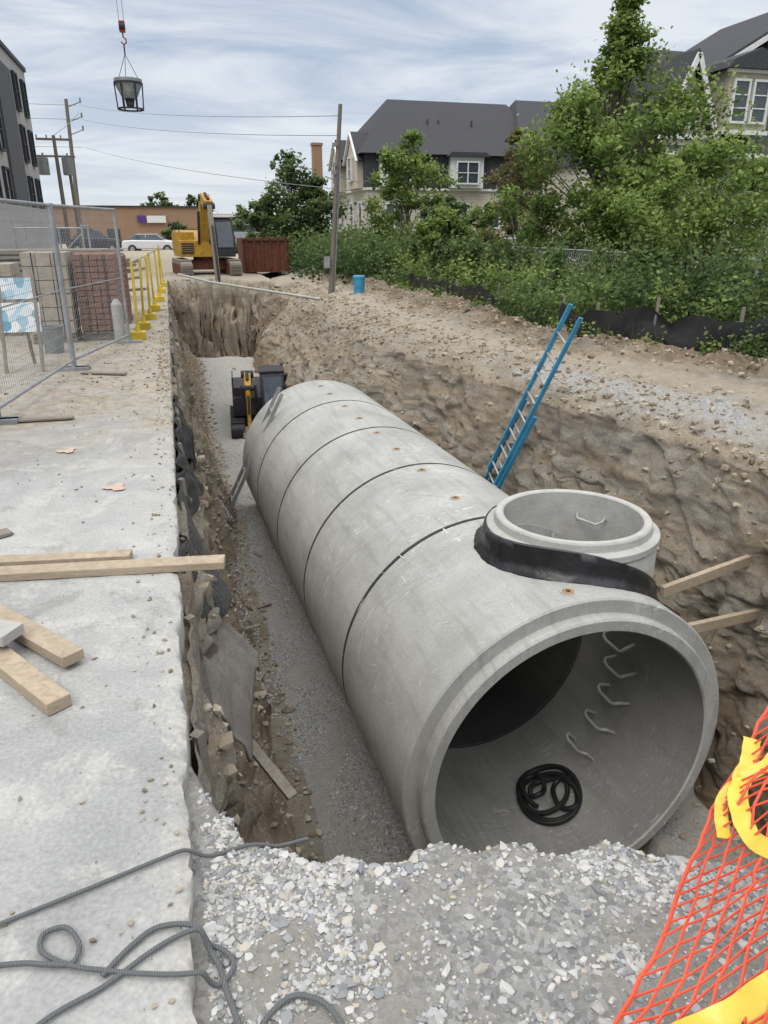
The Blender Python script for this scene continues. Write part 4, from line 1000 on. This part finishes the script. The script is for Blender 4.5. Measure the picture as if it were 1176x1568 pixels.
leaves('weeds',np.concatenate(C),np.concatenate(SZ),M['leafA'],None,np.concatenate(TT))
N=2600;yy=rng.uniform(7,26,N);xx=np.interp(yy,*VEG)+rng.normal(.3,.3,N);bl=np.stack([xx,yy,np.full(N,-1.65)],1)
h=rng.uniform(.15,.45,N);w=.006;lean=rng.normal(0,.12,(N,2))
v=np.stack([bl+[w,0,-.1],bl-[w,0,.1],bl+np.stack([lean[:,0],lean[:,1],h],1)],1).reshape(-1,3)
me=fastmesh('tall_grass',v,np.arange(N*3).reshape(N,3),3,True);ca=me.color_attributes.new('tint','FLOAT_COLOR','POINT')
cc=np.ones((N*3,4),np.float32);cc[:,:3]=np.repeat(rng.uniform(.2,.8,N),3)[:,None];ca.data.foreach_set('color',cc.ravel());mkobj('tall_grass',me,None,[M['leafC']])
# ------------------------------------------------------------------ world
w=bpy.data.worlds.new('World');scene.world=w;w.use_nodes=True;t=w.node_tree;t.nodes.clear()
def N_(ty,**k):
    x=t.nodes.new(ty)
    for a,b in k.items(): setattr(x,a,b)
    return x
out=N_('ShaderNodeOutputWorld');sky=N_('ShaderNodeTexSky');sky.sky_type='NISHITA';sky.sun_disc=False
sdir=V((-.45,-.5,.85)).normalized()
sky.sun_elevation=math.asin(sdir.z);sky.sun_rotation=math.atan2(sdir.x,sdir.y)
b1=N_('ShaderNodeBackground');b1.inputs[1].default_value=.12;t.links.new(sky.outputs[0],b1.inputs[0])
tc=N_('ShaderNodeTexCoord');sp=N_('ShaderNodeSeparateXYZ');t.links.new(tc.outputs['Generated'],sp.inputs[0])
def m_(op,a,b=0.):
    x=N_('ShaderNodeMath',operation=op)
    for v_,i in((a,0),(b,1)):
        if isinstance(v_,(int,float)):x.inputs[i].default_value=v_
        else:t.links.new(v_,x.inputs[i])
    return x.outputs[0]
zc=m_('ADD',m_('MAXIMUM',sp.outputs[2],0),.08)
cbn=N_('ShaderNodeCombineXYZ');t.links.new(m_('DIVIDE',sp.outputs[0],zc),cbn.inputs[0]);t.links.new(m_('MULTIPLY',m_('DIVIDE',sp.outputs[1],zc),1.5),cbn.inputs[1])
nz=N_('ShaderNodeTexNoise');nz.inputs['Scale'].default_value=.75;nz.inputs['Detail'].default_value=9;nz.inputs['Roughness'].default_value=.6;nz.inputs['Distortion'].default_value=.6
t.links.new(cbn.outputs[0],nz.inputs['Vector'])
rp=N_('ShaderNodeValToRGB');e=rp.color_ramp.elements;e[0].position=.38;e[0].color=(.44,.53,.68,1);e[1].position=.62;e[1].color=(.82,.86,.91,1)
t.links.new(nz.outputs[0],rp.inputs[0])
hz=N_('ShaderNodeValToRGB');e=hz.color_ramp.elements;e[0].position=0;e[0].color=(.8,.8,.8,1);e[1].position=.2;e[1].color=(0,0,0,1);t.links.new(sp.outputs[2],hz.inputs[0])
mx=N_('ShaderNodeMix',data_type='RGBA');t.links.new(hz.outputs[0],mx.inputs[0]);t.links.new(rp.outputs[0],mx.inputs[6]);mx.inputs[7].default_value=(.80,.85,.91,1)
hi=m_('MAXIMUM',m_('SUBTRACT',sp.outputs[2],.42),0)
wh=N_('ShaderNodeMix',data_type='RGBA');t.links.new(m_('MINIMUM',m_('MULTIPLY',hi,3.0),1.0),wh.inputs[0]);t.links.new(mx.outputs[2],wh.inputs[6]);wh.inputs[7].default_value=(.86,.86,.86,1)
st=m_('ADD',1.0,m_('MULTIPLY',hi,4.0))
b2=N_('ShaderNodeBackground');t.links.new(wh.outputs[2],b2.inputs[0]);t.links.new(st,b2.inputs[1])
ms=N_('ShaderNodeMixShader');ms.inputs[0].default_value=.9;t.links.new(b1.outputs[0],ms.inputs[1]);t.links.new(b2.outputs[0],ms.inputs[2]);t.links.new(ms.outputs[0],out.inputs[0])
sl=bpy.data.lights.new('sun','SUN');sl.energy=1.2;sl.angle=math.radians(28);sl.color=(1,.94,.86);so=bpy.data.objects.new('sun',sl);COL.objects.link(so);so.rotation_euler=(-sdir).to_track_quat('-Z','Y').to_euler();so.location=(0,0,20)
# ------------------------------------------------------------------ camera
cam=bpy.data.cameras.new('camera');co=bpy.data.objects.new('camera',cam);COL.objects.link(co);co.location=(0,0,0)
co.rotation_euler=(math.radians(69),0,math.radians(-15.45));cam.sensor_fit='VERTICAL';cam.sensor_height=36;cam.sensor_width=27;cam.lens=26;cam.clip_start=.05;cam.clip_end=3000
scene.camera=co
for o in scene.objects:
    if o.parent is None: o.location.z+=1.6
scene.view_settings.view_transform='Standard';scene.view_settings.look='None';scene.view_settings.exposure=0
